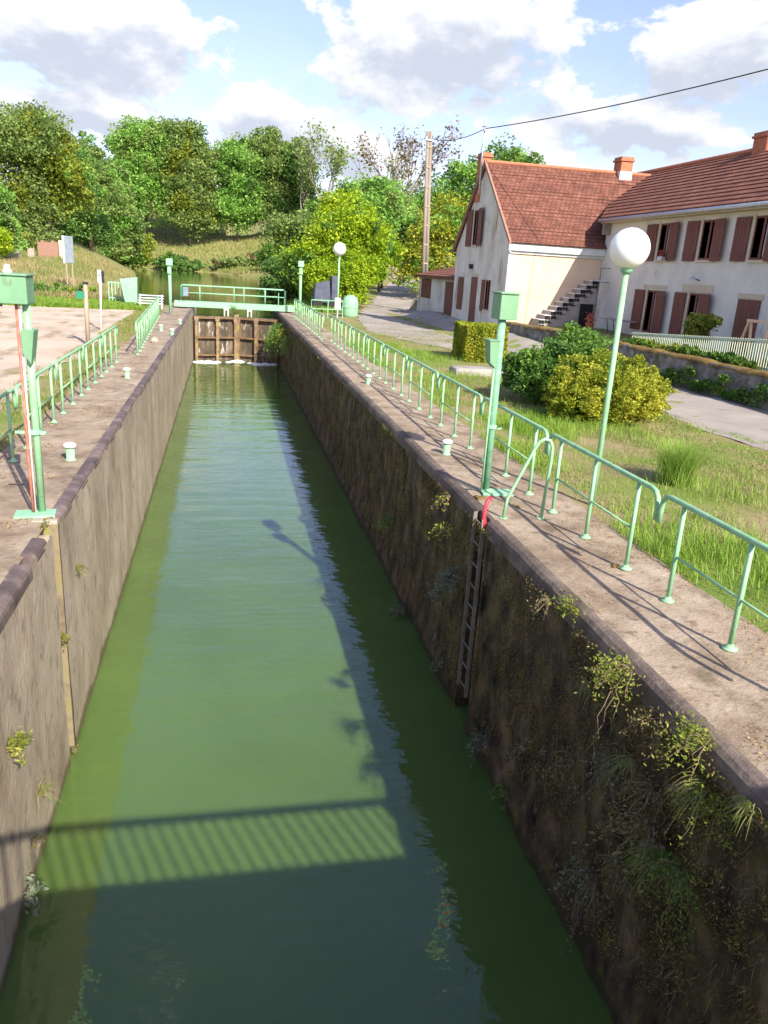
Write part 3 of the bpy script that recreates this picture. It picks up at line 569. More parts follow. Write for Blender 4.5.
# parked dark car cut by the left edge of the photo
zc = .04
t = thing('parked_car', 'dark parked car at the left edge of the gravel yard', 'car', (-12.0, 37.9, zc))
cpx = [(-2.1,.35),(-2.1,.75),(-1.9,.85),(-1.2,.95),(-.6,1.38),(.7,1.42),(1.5,1.0),(2.0,.9),(2.1,.6),(2.08,.35)]
c0 = Vector((-12.75, 37.9, zc)); vs = []
for s_, ins in ((-.85,0),(.85,0)): vs += [(c0.x+a*.98, c0.y+s_*(1-.18*max(0,(b-.95)/.45)), zc+b) for a, b in cpx]
k = len(cpx); MB().add(vs, [tuple(range(k)), tuple(range(2*k-1,k-1,-1))]+[(q,(q+1) % k+0,(q+1) % k+k,q+k) for q in range(k)]).build('body', 'car_paint', t, bevel=.05)
for a in (-1.3, 1.3):
    for s_ in (-.86,.86):
        wv = MB(); wv.tube([(c0.x+a,c0.y+s_-.1,zc+.32),(c0.x+a,c0.y+s_+.1,zc+.32)], .32, 20); wo_ = wv.build('wheel', 'rubber', t)
        MB().tube([(c0.x+a,c0.y+s_-.115,zc+.32),(c0.x+a,c0.y+s_+.115,zc+.32)], .19, 14).build('rim', 'galv', wo_)
MB().hexa([(c0.x-1.0,c0.y-.845,zc+.98),(c0.x+1.15,c0.y-.845,zc+1.0),(c0.x+1.15,c0.y-.83,zc+1.0),(c0.x-1.0,c0.y-.83,zc+.98),(c0.x-.55,c0.y-.76,zc+1.32),(c0.x+.65,c0.y-.76,zc+1.34),(c0.x+.65,c0.y-.74,zc+1.34),(c0.x-.55,c0.y-.74,zc+1.32)]).build('side_window', 'glass', t)
for s_ in (-.55,.55): MB().box(c0.x+2.04,c0.x+2.09,c0.y+s_-.2,c0.y+s_+.2,zc+.62,zc+.76).build('headlight', 'galv', t, bevel=.01)

# far left ruins
def ruin(x0,x1,y0,y1,z1,m,label,cat='wall'):
    z0 = float(ground((x0+x1)/2,(y0+y1)/2))-.6; rg = random.Random(int(x0*7)); mb = MB(); n_ = 6
    for q in range(n_):
        a = x0+(x1-x0)*q/n_; b = x0+(x1-x0)*(q+1)/n_-.003; h = z1-rg.random()*.25*(z1-z0)*.4
        mb.hexa([(a,y0,z0),(b,y0,z0),(b,y1,z0),(a,y1,z0),(a,y0,h),(b,y0,h-.05*rg.random()),(b,y1,h),(a,y1,h)])
    tag(mb.build('ruined_wall', m), label, cat)
ruin(-21.8,-19.6,99,99.5,3.9,'brick','low red brick wall remnant under the left trees')
ruin(-19.5,-18.9,98.9,99.6,4.1,'render_c','narrow cream end pier beside the red brick remnant')
ruin(-25.4,-23.4,97,97.8,3.2,'stop_stone','broken pale stone block nearest the yellow bush')
ruin(-22.6,-21.9,97.5,98,3.0,'stop_stone','small pale stone block left of the red brick remnant')

# ------------------------------------------------------------------ right far furniture
t = thing('green_tank', 'green round drum beside the far globe lamp', 'drum', (6.95, 48.6, 0))
MB().lathe((6.95,48.6,0), [(.45,0),(.50,.1),(.50,.9),(.42,1.15),(.2,1.3),(.01,1.33)], 18).build('drum', 'pale_green', t, True); MB().lathe((6.95,48.6,.55), [(.505,0),(.53,.02),(.53,.06),(.505,.08)], 18).build('hoop_band', 'green', t)
t = thing('notice_board', 'small white notice plate on a stake in front of the green drum', 'sign', (6.05, 47.6, 0))
MB().box(5.85,6.20,47.6,47.63,.5,1.15).build('plate', 'white', t); MB().box(6.0,6.06,47.635,47.68,-.05,.9).build('stake', 'white', t)
t = thing('covered_trailer', 'dark blue grey covered machine under the lime coloured tree', 'trailer', (6.3, 55, 0))
MB().hexa([(5.3,54.4,.5),(6.5,54.4,.5),(6.5,55.8,.5),(5.3,55.8,.5),(5.4,54.6,1.7),(6.4,54.5,2.0),(6.4,55.6,2.0),(5.4,55.6,1.7)]).build('cover', 'blue_grey', t, bevel=.08)
MB().box(6.52,6.95,54.4,55.6,.7,2.3).build('cab', 'blue_grey', t, bevel=.05)
for q in (5.6, 6.7): MB().tube([(q,54.3,.35),(q,54.48,.35)], .35, 16).build('wheel', 'rubber', t)
t = thing('tube_barrier', 'pale green double tube barrier by the far right path', 'barrier', (5.2, 46.5, 0))
MB().tube([(4.3,46.5,0),(4.3,46.5,1.0),(6.2,46.7,1.0),(6.2,46.7,0)], .035, 8).build('frame', 'pale_green', t); MB().tube([(4.3,46.5,.5),(6.2,46.7,.5)], .025, 8).build('mid_rail', 'pale_green', t)
MB().tube([(5.3,46.6,0),(5.3,46.6,1.0)], .03, 8).build('post', 'pale_green', t)

# telephone pole, cable, roof mast
t = thing('telephone_pole', 'tall weathered double timber telephone pole behind the shed', 'pole', (13.9, 57.5, 0))
for q in (-.13,.13): MB().tube([(13.95+q,57.5,0),(13.45+q*.8,57.5,12.35)], [.15,.11], 10).build('pole_leg', 'pole_wood', t, True)
for k in range(9): MB().box(13.90-.05*k-.16, 13.90-.05*k+.16, 57.36, 57.38, .9+1.3*k, 1.0+1.3*k).build('spacer', 'wood', t)
MB().box(13.15,13.75,57.33,57.37,11.75,11.87).build('cross_arm', 'galv', t)
for q in (13.25,13.6): MB().lathe((q,57.35,11.87), [(.03,0),(.05,.05),(.03,.12)], 8).build('insulator', 'white', t)
A = Vector((12.1,40.4,9.95)); B = Vector((24,5,12.2)); pts = []
for k in range(33): s_ = k/32; p = A.lerp(B, s_); p.z -= 4*.86*s_*(1-s_); pts.append(p)
C_ = Vector((13.4,57.35,11.95)); p2 = []
for k in range(13): s_ = k/12; p = C_.lerp(A, s_); p.z -= 4*.35*s_*(1-s_); p2.append(p)
tag(MB().tube(p2[:-1]+pts, .022, 6).build('overhead_cable', 'cable', None, True), 'black overhead cable running from the timber pole over the roofs', 'cable')
t = thing('roof_mast', 'thin metal cable mast with a small crossbar fixed to the gable', 'mast', (12.05,40.4,7))
MB().tube([(12.06,40.4,6.9),(12.06,40.4,10.35)], .045, 8).build('mast_tube', 'galv', t, True); MB().tube([(12.06,39.95,10.0),(12.06,40.8,10.1)], .025, 6).build('crossbar', 'galv', t)
MB().tube([(12.06,40.3,9.9),(12.05,41.2,7.4)], .012, 6).build('stay_wire', 'cable', t); MB().tube([(12.06,40.4,7.2),(12.06,39.95,7.25)], .02, 6).build('wall_bracket', 'galv', t)
pe = thing('utility_pole', 'timber pole outside the picture holding the far end of the cable', 'pole', (24,5,.85))
MB().tube([(24,5,.8),(24,5,12.3)], [.15,.1], 10).build('pole_leg', 'pole_wood', pe, True)

# ------------------------------------------------------------------ buildings
def stepped_roof(name, m, e0, e1, r0, r1, rows, thick, step, parent):
    """roof slope from eave line e0-e1 up to ridge line r0-r1 laid in overlapping courses"""
    e0, e1, r0, r1 = map(Vector, (e0, e1, r0, r1)); nn = (e1-e0).cross(r0-e0).normalized()
    if nn.z < 0: nn = -nn
    mb = MB()
    for k in range(rows):
        a, b = k/rows, (k+1)/rows; b = min(1, b+.25/rows)
        P = [e0.lerp(r0,a), e1.lerp(r1,a), e1.lerp(r1,b), e0.lerp(r0,b)]
        lo = [P[0], P[1], P[2], P[3]]; hi = [P[0]+nn*(step+.012), P[1]+nn*(step+.012), P[2]+nn*.012, P[3]+nn*.012]
        mb.hexa(lo+hi)
    return mb.build(name, m, parent)
def window_x(parent, X_, y0, y1, z0, z1, lean=1, kind='window', curtain=False):
    """opening in a wall facing -x at X_; y0<y1; shutters folded back either side"""
    w_ = MB(); w_.box(X_-.02,X_+.10,y0,y0+.07,z0,z1); w_.box(X_-.02,X_+.10,y1-.07,y1,z0,z1); w_.box(X_-.02,X_+.10,y0+.07,y1-.07,z1-.07,z1); w_.box(X_-.02,X_+.10,y0+.07,y1-.07,z0,z0+.07); w_.box(X_-.01,X_+.10,(y0+y1)/2-.06,(y0+y1)/2+.06,z0+.07,z1-.07)
    wn = w_.build(kind, 'shutter', parent)
    MB().box(X_+.0,X_+.03,y0+.07,y1-.07,z0+.07,z1-.07).build('pane', 'glass', wn)
    if curtain: MB().box(X_-.008,X_-.004,y0+.12,(y0+y1)/2-.14,z0+.1,z1-.1).build('curtain', 'curtain', wn)
    MB().box(X_-.012,X_-.001,y1+.001,y1+.16,z0-.02,z1+.1).build('reveal', 'reveal', wn)
    MB().box(X_-.07,X_+.05,y0-.06,y1+.06,z0-.09,z0-.001).build('sill', 'reveal', wn)
def shutter_x(parent, X_, ya, yb, z0, z1, ang=0):
    """planked shutter hinged at ya, its free edge at yb, swung out by ang"""
    hx = X_-.03; d = Vector((-math.sin(ang), math.copysign(math.cos(ang), yb-ya), 0)); ln = abs(yb-ya); n_ = Vector((d.y,-d.x,0)).normalized()
    if n_.x > 0: n_ = -n_
    o = Vector((hx,ya,0)); mb = MB(); npl = 4
    def bar(a0,a1,za,zb,t0,t1):
        P = [o+d*a+n_*q for a, q in ((a0,t0),(a1,t0),(a1,t1),(a0,t1))]; mb.hexa([(p.x,p.y,za) for p in P]+[(p.x,p.y,zb) for p in P])
    for k in range(npl): bar(ln*k/npl+.004, ln*(k+1)/npl-.004, z0, z1, 0, .03)
    for z in (z0+.2, z1-.28): bar(.02, ln-.02, z, z+.08, .031, .05)
    mb.build('shutter', 'shutter', parent)

hz0 = .3
GH = thing('gabled_house', 'low house with brown red tiled roof, stained gable and cream side wall', 'house', (12.3,35.6,hz0))
GX, GY = 12.3, 35.6
# gable wall (facing the canal)
def gable_wall(X0, X1, prof, m, name):
    k = len(prof); vs = [(X0,a,b) for a, b in prof]+[(X1,a,b) for a, b in prof]
    return MB().add(vs, [tuple(range(k))[::-1], tuple(range(k,2*k))]+[(q,(q+1) % k,(q+1) % k+k,q+k) for q in range(k)]).build(name, m, GH)
gable_wall(GX, GX+.3, [(GY,hz0-.3),(GY,4.50),(40.1,8.33),(44.4,4.3),(44.4,hz0-.3)], 'render_s', 'gable_wall')
MB().box(GX+.302, 22, GY, GY+.3, hz0-.3, 4.50).build('side_wall', 'render_c', GH)
MB().box(GX+.302, 22, 44.1, 44.4, hz0-.3, 4.30).build('rear_wall', 'render_s', GH)
MB().box(GX-.14, 16.98, GY-.20, GY-.003, 4.14, 4.47).build('cornice', 'cornice', GH, bevel=.02)
MB().box(GX-.05, 16.98, GY-.08, GY-.004, 4.02, 4.138).build('cornice_band', 'cornice', GH)
stepped_roof('roof', 'tiles_a', (GX-.16,GY-.30,4.48),(22,GY-.30,4.48),(GX-.16,40.1,8.38),(22,40.1,8.42), 26, .1, .02, GH)
stepped_roof('roof', 'tiles_a', (GX-.16,44.7,4.15),(22,44.7,4.15),(GX-.16,40.1,8.38),(22,40.1,8.42), 26, .1, .02, GH)
MB().tube([(GX-.18,40.1,8.42),(22,40.1,8.46)], .09, 10).build('ridge_tiles', 'orange_brick', GH)
MB().hexa([(GX-.2,GY-.32,4.40),(GX-.10,GY-.32,4.40),(GX-.10,40.1,8.30),(GX-.2,40.1,8.30),(GX-.2,GY-.32,4.56),(GX-.10,GY-.32,4.56),(GX-.10,40.1,8.48),(GX-.2,40.1,8.48)]).build('verge_board', 'brick', GH)
MB().hexa([(GX-.2,44.72,4.06),(GX-.10,44.72,4.06),(GX-.10,40.1,8.30),(GX-.2,40.1,8.30),(GX-.2,44.72,4.22),(GX-.10,44.72,4.22),(GX-.10,40.1,8.475),(GX-.2,40.1,8.475)]).build('verge_board', 'brick', GH)
MB().tube([(GX-.06,GY-.06,hz0),(GX-.06,GY-.06,4.0),(GX-.06,GY-.2,4.1)], .045, 8).build('downpipe', 'galv', GH)
def chimney(x0,x1,y0,y1,z0,z1,par,foot=None):
    mb = MB(); mb.box(x0,x1,y0,y1,z0,z1-.22); mb.box(x0-.07,x1+.07,y0-.07,y1+.07,z1-.218,z1-.12); mb.box(x0-.02,x1+.02,y0-.02,y1+.02,z1-.118,z1)
    c = mb.build('chimney', 'orange_brick', par, bevel=.01)
    if foot: MB().box(x0-.012,x1+.012,y0-.012,y1+.012,foot[0],foot[1]).build('flashing', 'cornice', c)
chimney(12.25,12.75,40.9,41.7,6.6,8.95,GH); chimney(19.35,20.0,39.7,40.5,7.2,9.2,GH,(7.2,8.5))
# gable openings
def open_x(par, y0, y1, z0, z1, sh, kind='window'): window_x(par, GX, y0, y1, z0, z1, kind=kind)
window_x(GH, GX, 40.75, 41.5, 4.45, 6.2); shutter_x(GH, GX, 41.75, 42.55, 4.4, 6.25, .05); shutter_x(GH, GX, 40.7, 39.75, 4.4, 6.25, .12)
shutter_x(GH, GX, 43.4, 42.5, 1.05, 2.80, 0); window_x(GH, GX, 37.9, 38.6, 1.3, 2.75); shutter_x(GH, GX, 38.7, 39.2, 1.2, 2.75, 0)
mb = MB(); 
for k in range(5): mb.box(GX-.05,GX-.012,40.05+.19*k,40.235+.19*k,.45,2.85)
mb.build('door', 'shutter', GH); MB().box(GX-.03,GX-.002,39.95,41.1,2.86,3.0).build('lintel', 'reveal', GH)
t = thing('wall_lamp', 'small dark lamp fixed on the gable wall over the brown door', 'lamp', (GX-.1,41.1,3.35))
MB().box(GX-.2,GX-.01,41.0,41.2,3.25,3.5).build('lantern', 'cable', t, bevel=.02); MB().box(GX-.06,GX-.004,40.6,41.5,3.1,3.14).build('bracket', 'galv', t)

# shed
SH = thing('shed', 'small lean-to shed with rusty tiled roof and dark plank door by the gable', 'shed', (13,49,0))
MB().box(12.95,13.15,46.2,55.2,-.1,2.75).build('wall', 'render_s', SH)
MB().hexa([(12.8,55.0,-.1),(17,55.0,-.1),(17,55.2,-.1),(12.8,55.2,-.1),(12.96,55.0,2.7),(17,55.0,3.2),(17,55.2,3.2),(12.96,55.2,2.7)]).build('wall', 'render_s', SH)
MB().box(13.16,17,46.0,46.2,-.1,2.95).build('wall', 'render_s', SH)
stepped_roof('roof', 'tiles_b', (12.6,45.9,2.72),(12.6,55.6,2.72),(17,45.9,3.75),(17,55.6,3.75), 9, .1, .03, SH)
MB().box(12.62,12.7,45.9,55.6,2.56,2.70).build('fascia', 'shutter', SH)
for (a, b) in ((46.6,48.3),):
    mb = MB()
    for k in range(8): mb.box(12.90,12.945,a+(b-a)*k/8,a+(b-a)*(k+1)/8-.012,.05,2.45)
    mb.build('door', 'shutter', SH)
mb = MB()
for k in range(6): mb.box(12.90,12.945,52.0+.42*k,52.41+.42*k-.01,1.25,2.5)
mb.build('window_shutter', 'shutter', SH)
MB().box(12.92,12.948,48.5,48.75,0,2.6).build('pier', 'render_w', SH)

# big house
BH = thing('long_house', 'long two storey pale house with orange red roof and brown shutters', 'house', (17,27,.85))
HX = 17.0
MB().box(HX, HX+.35, 13.0, 35.59, .5, 5.85).build('front_wall', 'render_w', BH)
MB().box(HX+.35, 26.6, 13.0, 13.3, .5, 5.85).build('end_wall', 'render_c', BH)
MB().add([(HX+.02,13.002,5.85),(26.6,13.002,5.85),(21.7,13.002,8.6),(HX+.02,13.28,5.85),(26.6,13.28,5.85),(21.7,13.28,8.6)], [(0,1,2),(5,4,3),(0,2,5,3),(1,4,5,2)]).build('gable_top', 'render_c', BH)
MB().box(26.25, 26.6, 13.3, 46, .5, 5.85).build('rear_wall', 'render_w', BH)
stepped_roof('roof', 'tiles_b', (HX-.42,12.7,5.80),(HX-.42,35.5,5.80),(21.7,12.7,8.70),(21.7,44,8.70), 14, .1, .055, BH)
stepped_roof('roof', 'tiles_b', (27.0,12.7,5.80),(27.0,46,5.80),(21.7,12.7,8.70),(21.7,46,8.70), 14, .1, .055, BH)
MB().tube([(21.7,12.7,8.76),(21.7,46,8.76)], .12, 10).build('ridge_tiles', 'orange_brick', BH)
mb = MB(); mb.tube([(HX-.50,12.7,5.72),(HX-.50,35.5,5.72)], .075, 10); mb.build('gutter', 'galv', BH, True)
MB().box(HX-.40,HX-.003,12.8,35.5,5.60,5.70).build('soffit', 'reveal', BH)
chimney(21.3,22.1,31.0,31.9,8.2,9.35,BH)
MB().box(HX-.40,HX-.003,35.15,35.28,5.1,5.59).build('corbel', 'cement', BH)
for (ya, yb, cur, fl) in ((29.75,30.75,True,True),(26.75,27.75,False,False),(23.7,24.7,True,False),(20.6,21.6,True,False),(17.5,18.5,False,False)):
    window_x(BH, HX, ya, yb, 4.0, 5.42, curtain=cur)
    shutter_x(BH, HX, yb+.19, yb+.95, 3.95, 5.42, .06); shutter_x(BH, HX, ya+.22, ya-.60, 3.95, 5.42, .16)
for (ya, yb, cur) in ((30.0,31.0,True),(26.9,27.85,True)):
    window_x(BH, HX, ya, yb, 1.05 if ya > 29 else .95, 2.78, curtain=cur)
    shutter_x(BH, HX, yb+.19, yb+.95, 1.1, 2.78, .05); shutter_x(BH, HX, ya+.22, ya-.68, 1.1, 2.78, .16)
mb = MB()
for k in range(6): mb.box(HX-.05,HX-.012,23.6+.2*k,23.795+.2*k,.86,2.70)
mb.build('door', 'shutter', BH)
MB().box(HX-.04,HX-.002,26.4,28.4,2.82,3.10).build('lintel', 'reveal', BH); MB().box(HX-.03,HX-.002,29.6,31.4,2.84,3.0).build('lintel', 'reveal', BH); MB().box(HX-.03,HX-.002,23.5,24.9,2.72,2.9).build('lintel', 'reveal', BH)
for (ya, yb) in ((20.4,21.4),(17.2,18.2)):
    window_x(BH, HX, ya, yb, 1.3, 2.75); shutter_x(BH, HX, yb+.19, yb+.95, 1.25, 2.78, .05); shutter_x(BH, HX, ya-.02, ya-.78, 1.25, 2.78, .25)
t = thing('wall_lamp', 'small lamp bracket above the lower middle shuttered window of the long house', 'lamp', (HX-.2,27.2,3.3))
MB().tube([(HX,27.4,3.25),(HX-.3,27.4,3.35)], .02, 6).build('arm', 'cable', t); MB().lathe((HX-.3,27.4,3.28), [(.02,.12),(.12,.02),(.13,0)], 12).build('shade', 'galv', t)
t = thing('tv_aerial', 'small grey aerial on the ridge of the long house at the frame edge', 'aerial', (21.7,30,8.7))
MB().tube([(21.7,30.0,8.7),(21.7,30.0,10.7)], .02, 6).build('mast', 'galv', t); MB().tube([(21.4,29.4,10.4),(22.0,30.8,10.4)], .012, 6).build('boom', 'galv', t)
for k in range(5): MB().tube([(21.25+.1*k,29.75+.22*k,10.4),(21.75+.1*k,29.55+.22*k,10.4)], .008, 5).build('element', 'galv', t)
# outside stair against the cream wall
ST = thing('outside_stair', 'grey concrete outside stair climbing the cream wall with a dark opening below', 'stairs', (16,35,.85))
nst = 10; xa_, xb_, za_, zb_ = 13.75, 16.45, .95, 3.05
for k in range(nst):
    x0 = xa_+(xb_-xa_)*k/nst; x1 = xa_+(xb_-xa_)*(k+1)/nst; z1 = za_+(zb_-za_)*(k+1)/nst
    MB().box(x0, x1-.002, 34.7, 35.59, max(.4, z1-.55), z1-.04).build('step', 'cement', ST)
mb = MB(); mo = MB()
for k in range(nst):
    x0 = xa_+(xb_-xa_)*k/nst; x1 = xa_+(xb_-xa_)*(k+1)/nst; z1 = za_+(zb_-za_)*(k+1)/nst
    mb.box(x0-.03, x1, 34.66, 35.59, z1-.038, z1)
    for q in (0, 1): mo.box(x0+.01+.135*q, x0+.12+.135*q, 34.66, 34.698, z1-.19, z1-.05); mo.box(x0+.03+.135*q, x0+.13+.135*q, 34.661, 34.699, z1-.37, z1-.25)
mb.build('tread', 'cornice', ST); mo.build('riser_pattern', 'dark', ST)
MB().hexa([(14.2,34.75,.4),(16.5,34.75,.4),(16.5,35.58,.4),(14.2,35.58,.4),(14.25,34.75,.9),(16.5,34.75,2.6),(16.5,35.58,2.6),(14.25,35.58,.9)]).build('stair_wall', 'cement', ST)
MB().box(16.46,16.99,34.6,35.59,3.0,3.06).build('landing', 'cornice', ST); MB().box(16.55,16.99,34.65,35.59,.4,2.98).build('pier', 'render_s', ST)
MB().box(15.75,16.4,34.70,34.748,.6,1.95).build('opening', 'dark', ST); MB().box(15.65,16.5,34.68,34.746,1.955,2.1).build('opening_lintel', 'cement', ST)
MB().tube([(16.5,34.62,3.06),(16.5,34.62,3.6),(16.99,34.62,3.6)], .015, 6).build('handrail', 'cable', ST)

# retaining stone wall of the yard (curving), moss on top
SW = thing('stone_wall', 'old grey stone retaining wall with mossy rounded top beside the lane', 'wall', (13.4,22,0))
path = [(13.42,2),(13.40,15),(13.40,22),(13.32,27),(13.2,30),(12.9,32.5),(12.6,34.2),(12.5,35.4)]
def sweep_wall(name, m, path, half, z0, z1, parent, seed, rnd=False, dn=.15):
    P = np.array(path, float); s = np.concatenate([[0], np.cumsum(np.hypot(*np.diff(P, axis=0).T))]); n_ = int(s[-1]/dn); t_ = np.linspace(0, s[-1], n_)
    x = np.interp(t_, s, P[:,0]); y = np.interp(t_, s, P[:,1]); tx = np.gradient(x); ty = np.gradient(y); l_ = np.hypot(tx, ty); nxx = -ty/l_; nyy = tx/l_
    if rnd: prof = [(half*math.cos(a), z0+(z1-z0)*math.sin(a)) for a in np.linspace(0, math.pi, 9)]
    else: prof = [(half, z) for z in np.linspace(z0, z1, 9)]+[(-half, z) for z in np.linspace(z1, z0, 9)]
    V = []
    for o_, (h, z) in enumerate(prof):
        nz = (fbm(t_*2.2, np.full_like(t_, z*2.2+o_*.0), seed, 4)-.5)
        V.append(np.stack([x+nxx*(h+np.sign(h)*nz*.12), y+nyy*(h+np.sign(h)*nz*.12), z+nz*(.10 if rnd else .05)], 1))
    V = np.stack(V, 0); k = len(prof); F = [(a*n_+b, a*n_+b+1, (a+1)*n_+b+1, (a+1)*n_+b) for a in range(k-1) for b in range(n_-1)]
    return npmesh(name, V.reshape(-1,3), F, m, parent, smooth=False)
sweep_wall('masonry', 'stone', path, .20, -.2, .92, SW, 51)
sweep_wall('moss_cap', 'moss', path, .235, .85, .98, SW, 52, True)
# cream picket fence on the yard edge
FN = thing('picket_fence', 'pale green metal picket fence above the stone wall', 'fence', (14.8,22,.85))
mb = MB()
def fz(y_): return 1.25+(26.7-y_)*.062
MB().hexa([(14.08,17,fz(17)-.06),(14.12,17,fz(17)-.06),(14.12,26.7,fz(26.7)-.06),(14.08,26.7,fz(26.7)-.06),(14.08,17,fz(17)),(14.12,17,fz(17)),(14.12,26.7,fz(26.7)),(14.08,26.7,fz(26.7))]).build('top_bar', 'fence_pale', FN)
MB().box(14.08,14.12,17,26.7,.93,.97).build('bottom_bar', 'fence_pale', FN)
for k in range(88): MB().box(14.09,14.11,17.05+.109*k,17.07+.109*k,.80,fz(17.05+.109*k)+.02).build('picket', 'fence_pale', FN)
t = thing('timber_frame', 'orange timber A-frame standing in the yard behind the picket fence', 'frame', (15,20.7,.85))
for (a, b) in (((14.8,21.5,.85),(14.8,21.05,2.12)),((14.8,20.75,.85),(14.8,20.95,2.12)),((15.7,21.4,.85),(15.7,21.05,2.12)),((14.8,20.2,.85),(14.8,20.12,2.15))): MB().tube([a, b], .045, 6).build('leg', 'pink_wood', t)
MB().box(14.75,14.83,19.9,21.1,2.10,2.18).build('beam', 'pink_wood', t)
t = thing('garden_table', 'thin dark metal garden table against the front of the long house', 'table', (16.2,32,.85))
MB().box(15.9,16.5,30.7,32.9,1.42,1.46).build('table_top', 'cement', t)
for q in (31.1,31.7,32.3): MB().tube([(16.0,q-.12,.85),(16.0,q,1.2),(16.0,q+.12,1.42)], .02, 6).build('leg', 'cable', t)

# ------------------------------------------------------------------ foliage
RNG = np.random.default_rng(7)
def leaf_quads(C, size, rng, up=.35, asp=.6):
    n = len(C); nrm = rng.normal(size=(n,3)); nrm[:,2] = np.abs(nrm[:,2])+up; nrm /= np.linalg.norm(nrm, axis=1)[:,None]
    a = np.cross(nrm, rng.normal(size=(n,3))); a /= np.linalg.norm(a, axis=1)[:,None]; b = np.cross(nrm, a)
    s = size*rng.uniform(.6,1.35,n)[:,None]
    V = np.stack([C-a*s, C+b*s*asp-nrm*s*.12, C+a*s, C-b*s*asp-nrm*s*.12], 1).reshape(-1,3)
    return V, np.arange(4*n).reshape(-1,4)
def crown_points(blobs, n, rng, clump=.24, dens=26):
    vol = np.array([b[3]*b[4]*b[5] for b in blobs])**.67; share = (vol/vol.sum()*n).astype(int); out = []; cl = []
    for b, k in zip(blobs, share):
        nc = max(6, int(dens*1.7)); d = rng.normal(size=(nc,3)); d /= np.linalg.norm(d, axis=1)[:,None]; d[:,2] = np.where(d[:,2] < -.55, -d[:,2]*.5, d[:,2])
        rr = rng.uniform(.55,1.05,nc)[:,None]; cc = np.array(b[:3])+d*rr*np.array(b[3:]); cl.append(cc)
        idx = rng.integers(0, nc, k); rad_ = min(b[3],b[5])*clump*1.3*rng.uniform(.6,1.3,nc)[idx][:,None]
        q = rng.normal(size=(k,3)); q /= np.linalg.norm(q, axis=1)[:,None]; q *= rng.uniform(.5,1.1,k)[:,None]
        pk = cc[idx]+q*rad_*np.array([1.15,1.15,.8])
        fi = rng.uniform(size=k) < .22; dd = rng.normal(size=(k,3)); dd /= np.linalg.norm(dd, axis=1)[:,None]
        pk[fi] = (np.array(b[:3])+dd*rng.uniform(.3,.95,k)[:,None]*np.array(b[3:]))[fi]
        out.append(pk)
    return np.concatenate(out), np.concatenate(cl)
def tree(name, label, cat, x, y, blobs, n, size, leaf, trunk_r=.25, bark='bark', group=None, clump=.26, dens=26, limbs=10, z0=None, lean=(0,0)):
    """blobs are relative to the trunk foot: (dx,dy,dz,rx,ry,rz)"""
    z = float(ground(x, y)) if z0 is None else z0; rng = np.random.default_rng(abs(hash((round(x*10), round(y*10)))) % 99999)
    t = thing(name, label, cat, (x, y, z), group)
    B = [(x+b[0], y+b[1], z+b[2], *b[3:]) for b in blobs]; P, cl = crown_points(B, n, rng, clump, dens)
    leaves = leaf if isinstance(leaf, (list, tuple)) else [leaf]
    own = rng.choice(len(leaves), len(P), p=[1] if len(leaves) == 1 else [.72]+[.28/(len(leaves)-1)]*(len(leaves)-1))
    if len(leaves) > 1:   # second colour comes in patches
        own = (fbm(P[:,0]/size/9+31, (P[:,1]*.6+P[:,2])/size/9+17, 3, 3) > .56).astype(int)
    for q in range(len(leaves)):
        if (own == q).sum() < 5: continue
        V, F = leaf_quads(P[own == q], size, rng); npmesh('crown', V, F, leaves[q], t)
    if trunk_r:
        top = max(B, key=lambda b: b[2]); mb = MB(); H = top[2]+top[5]*.3
        tr = [Vector((x, y, z-.2))]; 
        for k in range(1, 7): s_ = k/6; tr.append(Vector((x+(top[0]-x)*s_**1.5+rng.normal(0,.04)*trunk_r*4, y+(top[1]-y)*s_**1.5, z+(H-z)*s_)))
        mb.tube(tr, [trunk_r*(1-.8*k/6) for k in range(7)], 9)
        sel = cl[rng.permutation(len(cl))[:limbs]]
        for c in sel:
            c = Vector(c); s_ = min(.85, max(.25, (c.z-z)/(H-z)*.7)); i_ = s_*6; a = tr[int(i_)].lerp(tr[min(6, int(i_)+1)], i_-int(i_)); md = a.lerp(c,.5)+Vector((0,0,-(c-a).length*.08))
            mb.tube([a, md, c], [trunk_r*(1-.8*s_)*.6, trunk_r*.28, trunk_r*.08], 6)
        mb.build('trunk', bark, t, True)
    return t
def shrub(name, label, x, y, blobs, n, size, leaf, group=None, cat='shrub', **k): return tree(name, label, cat, x, y, blobs, n, size, leaf, trunk_r=k.pop('trunk_r', .05), group=group, limbs=6, **k)

G1 = 'trees on the far left'; G2 = 'trees behind the canal basin'
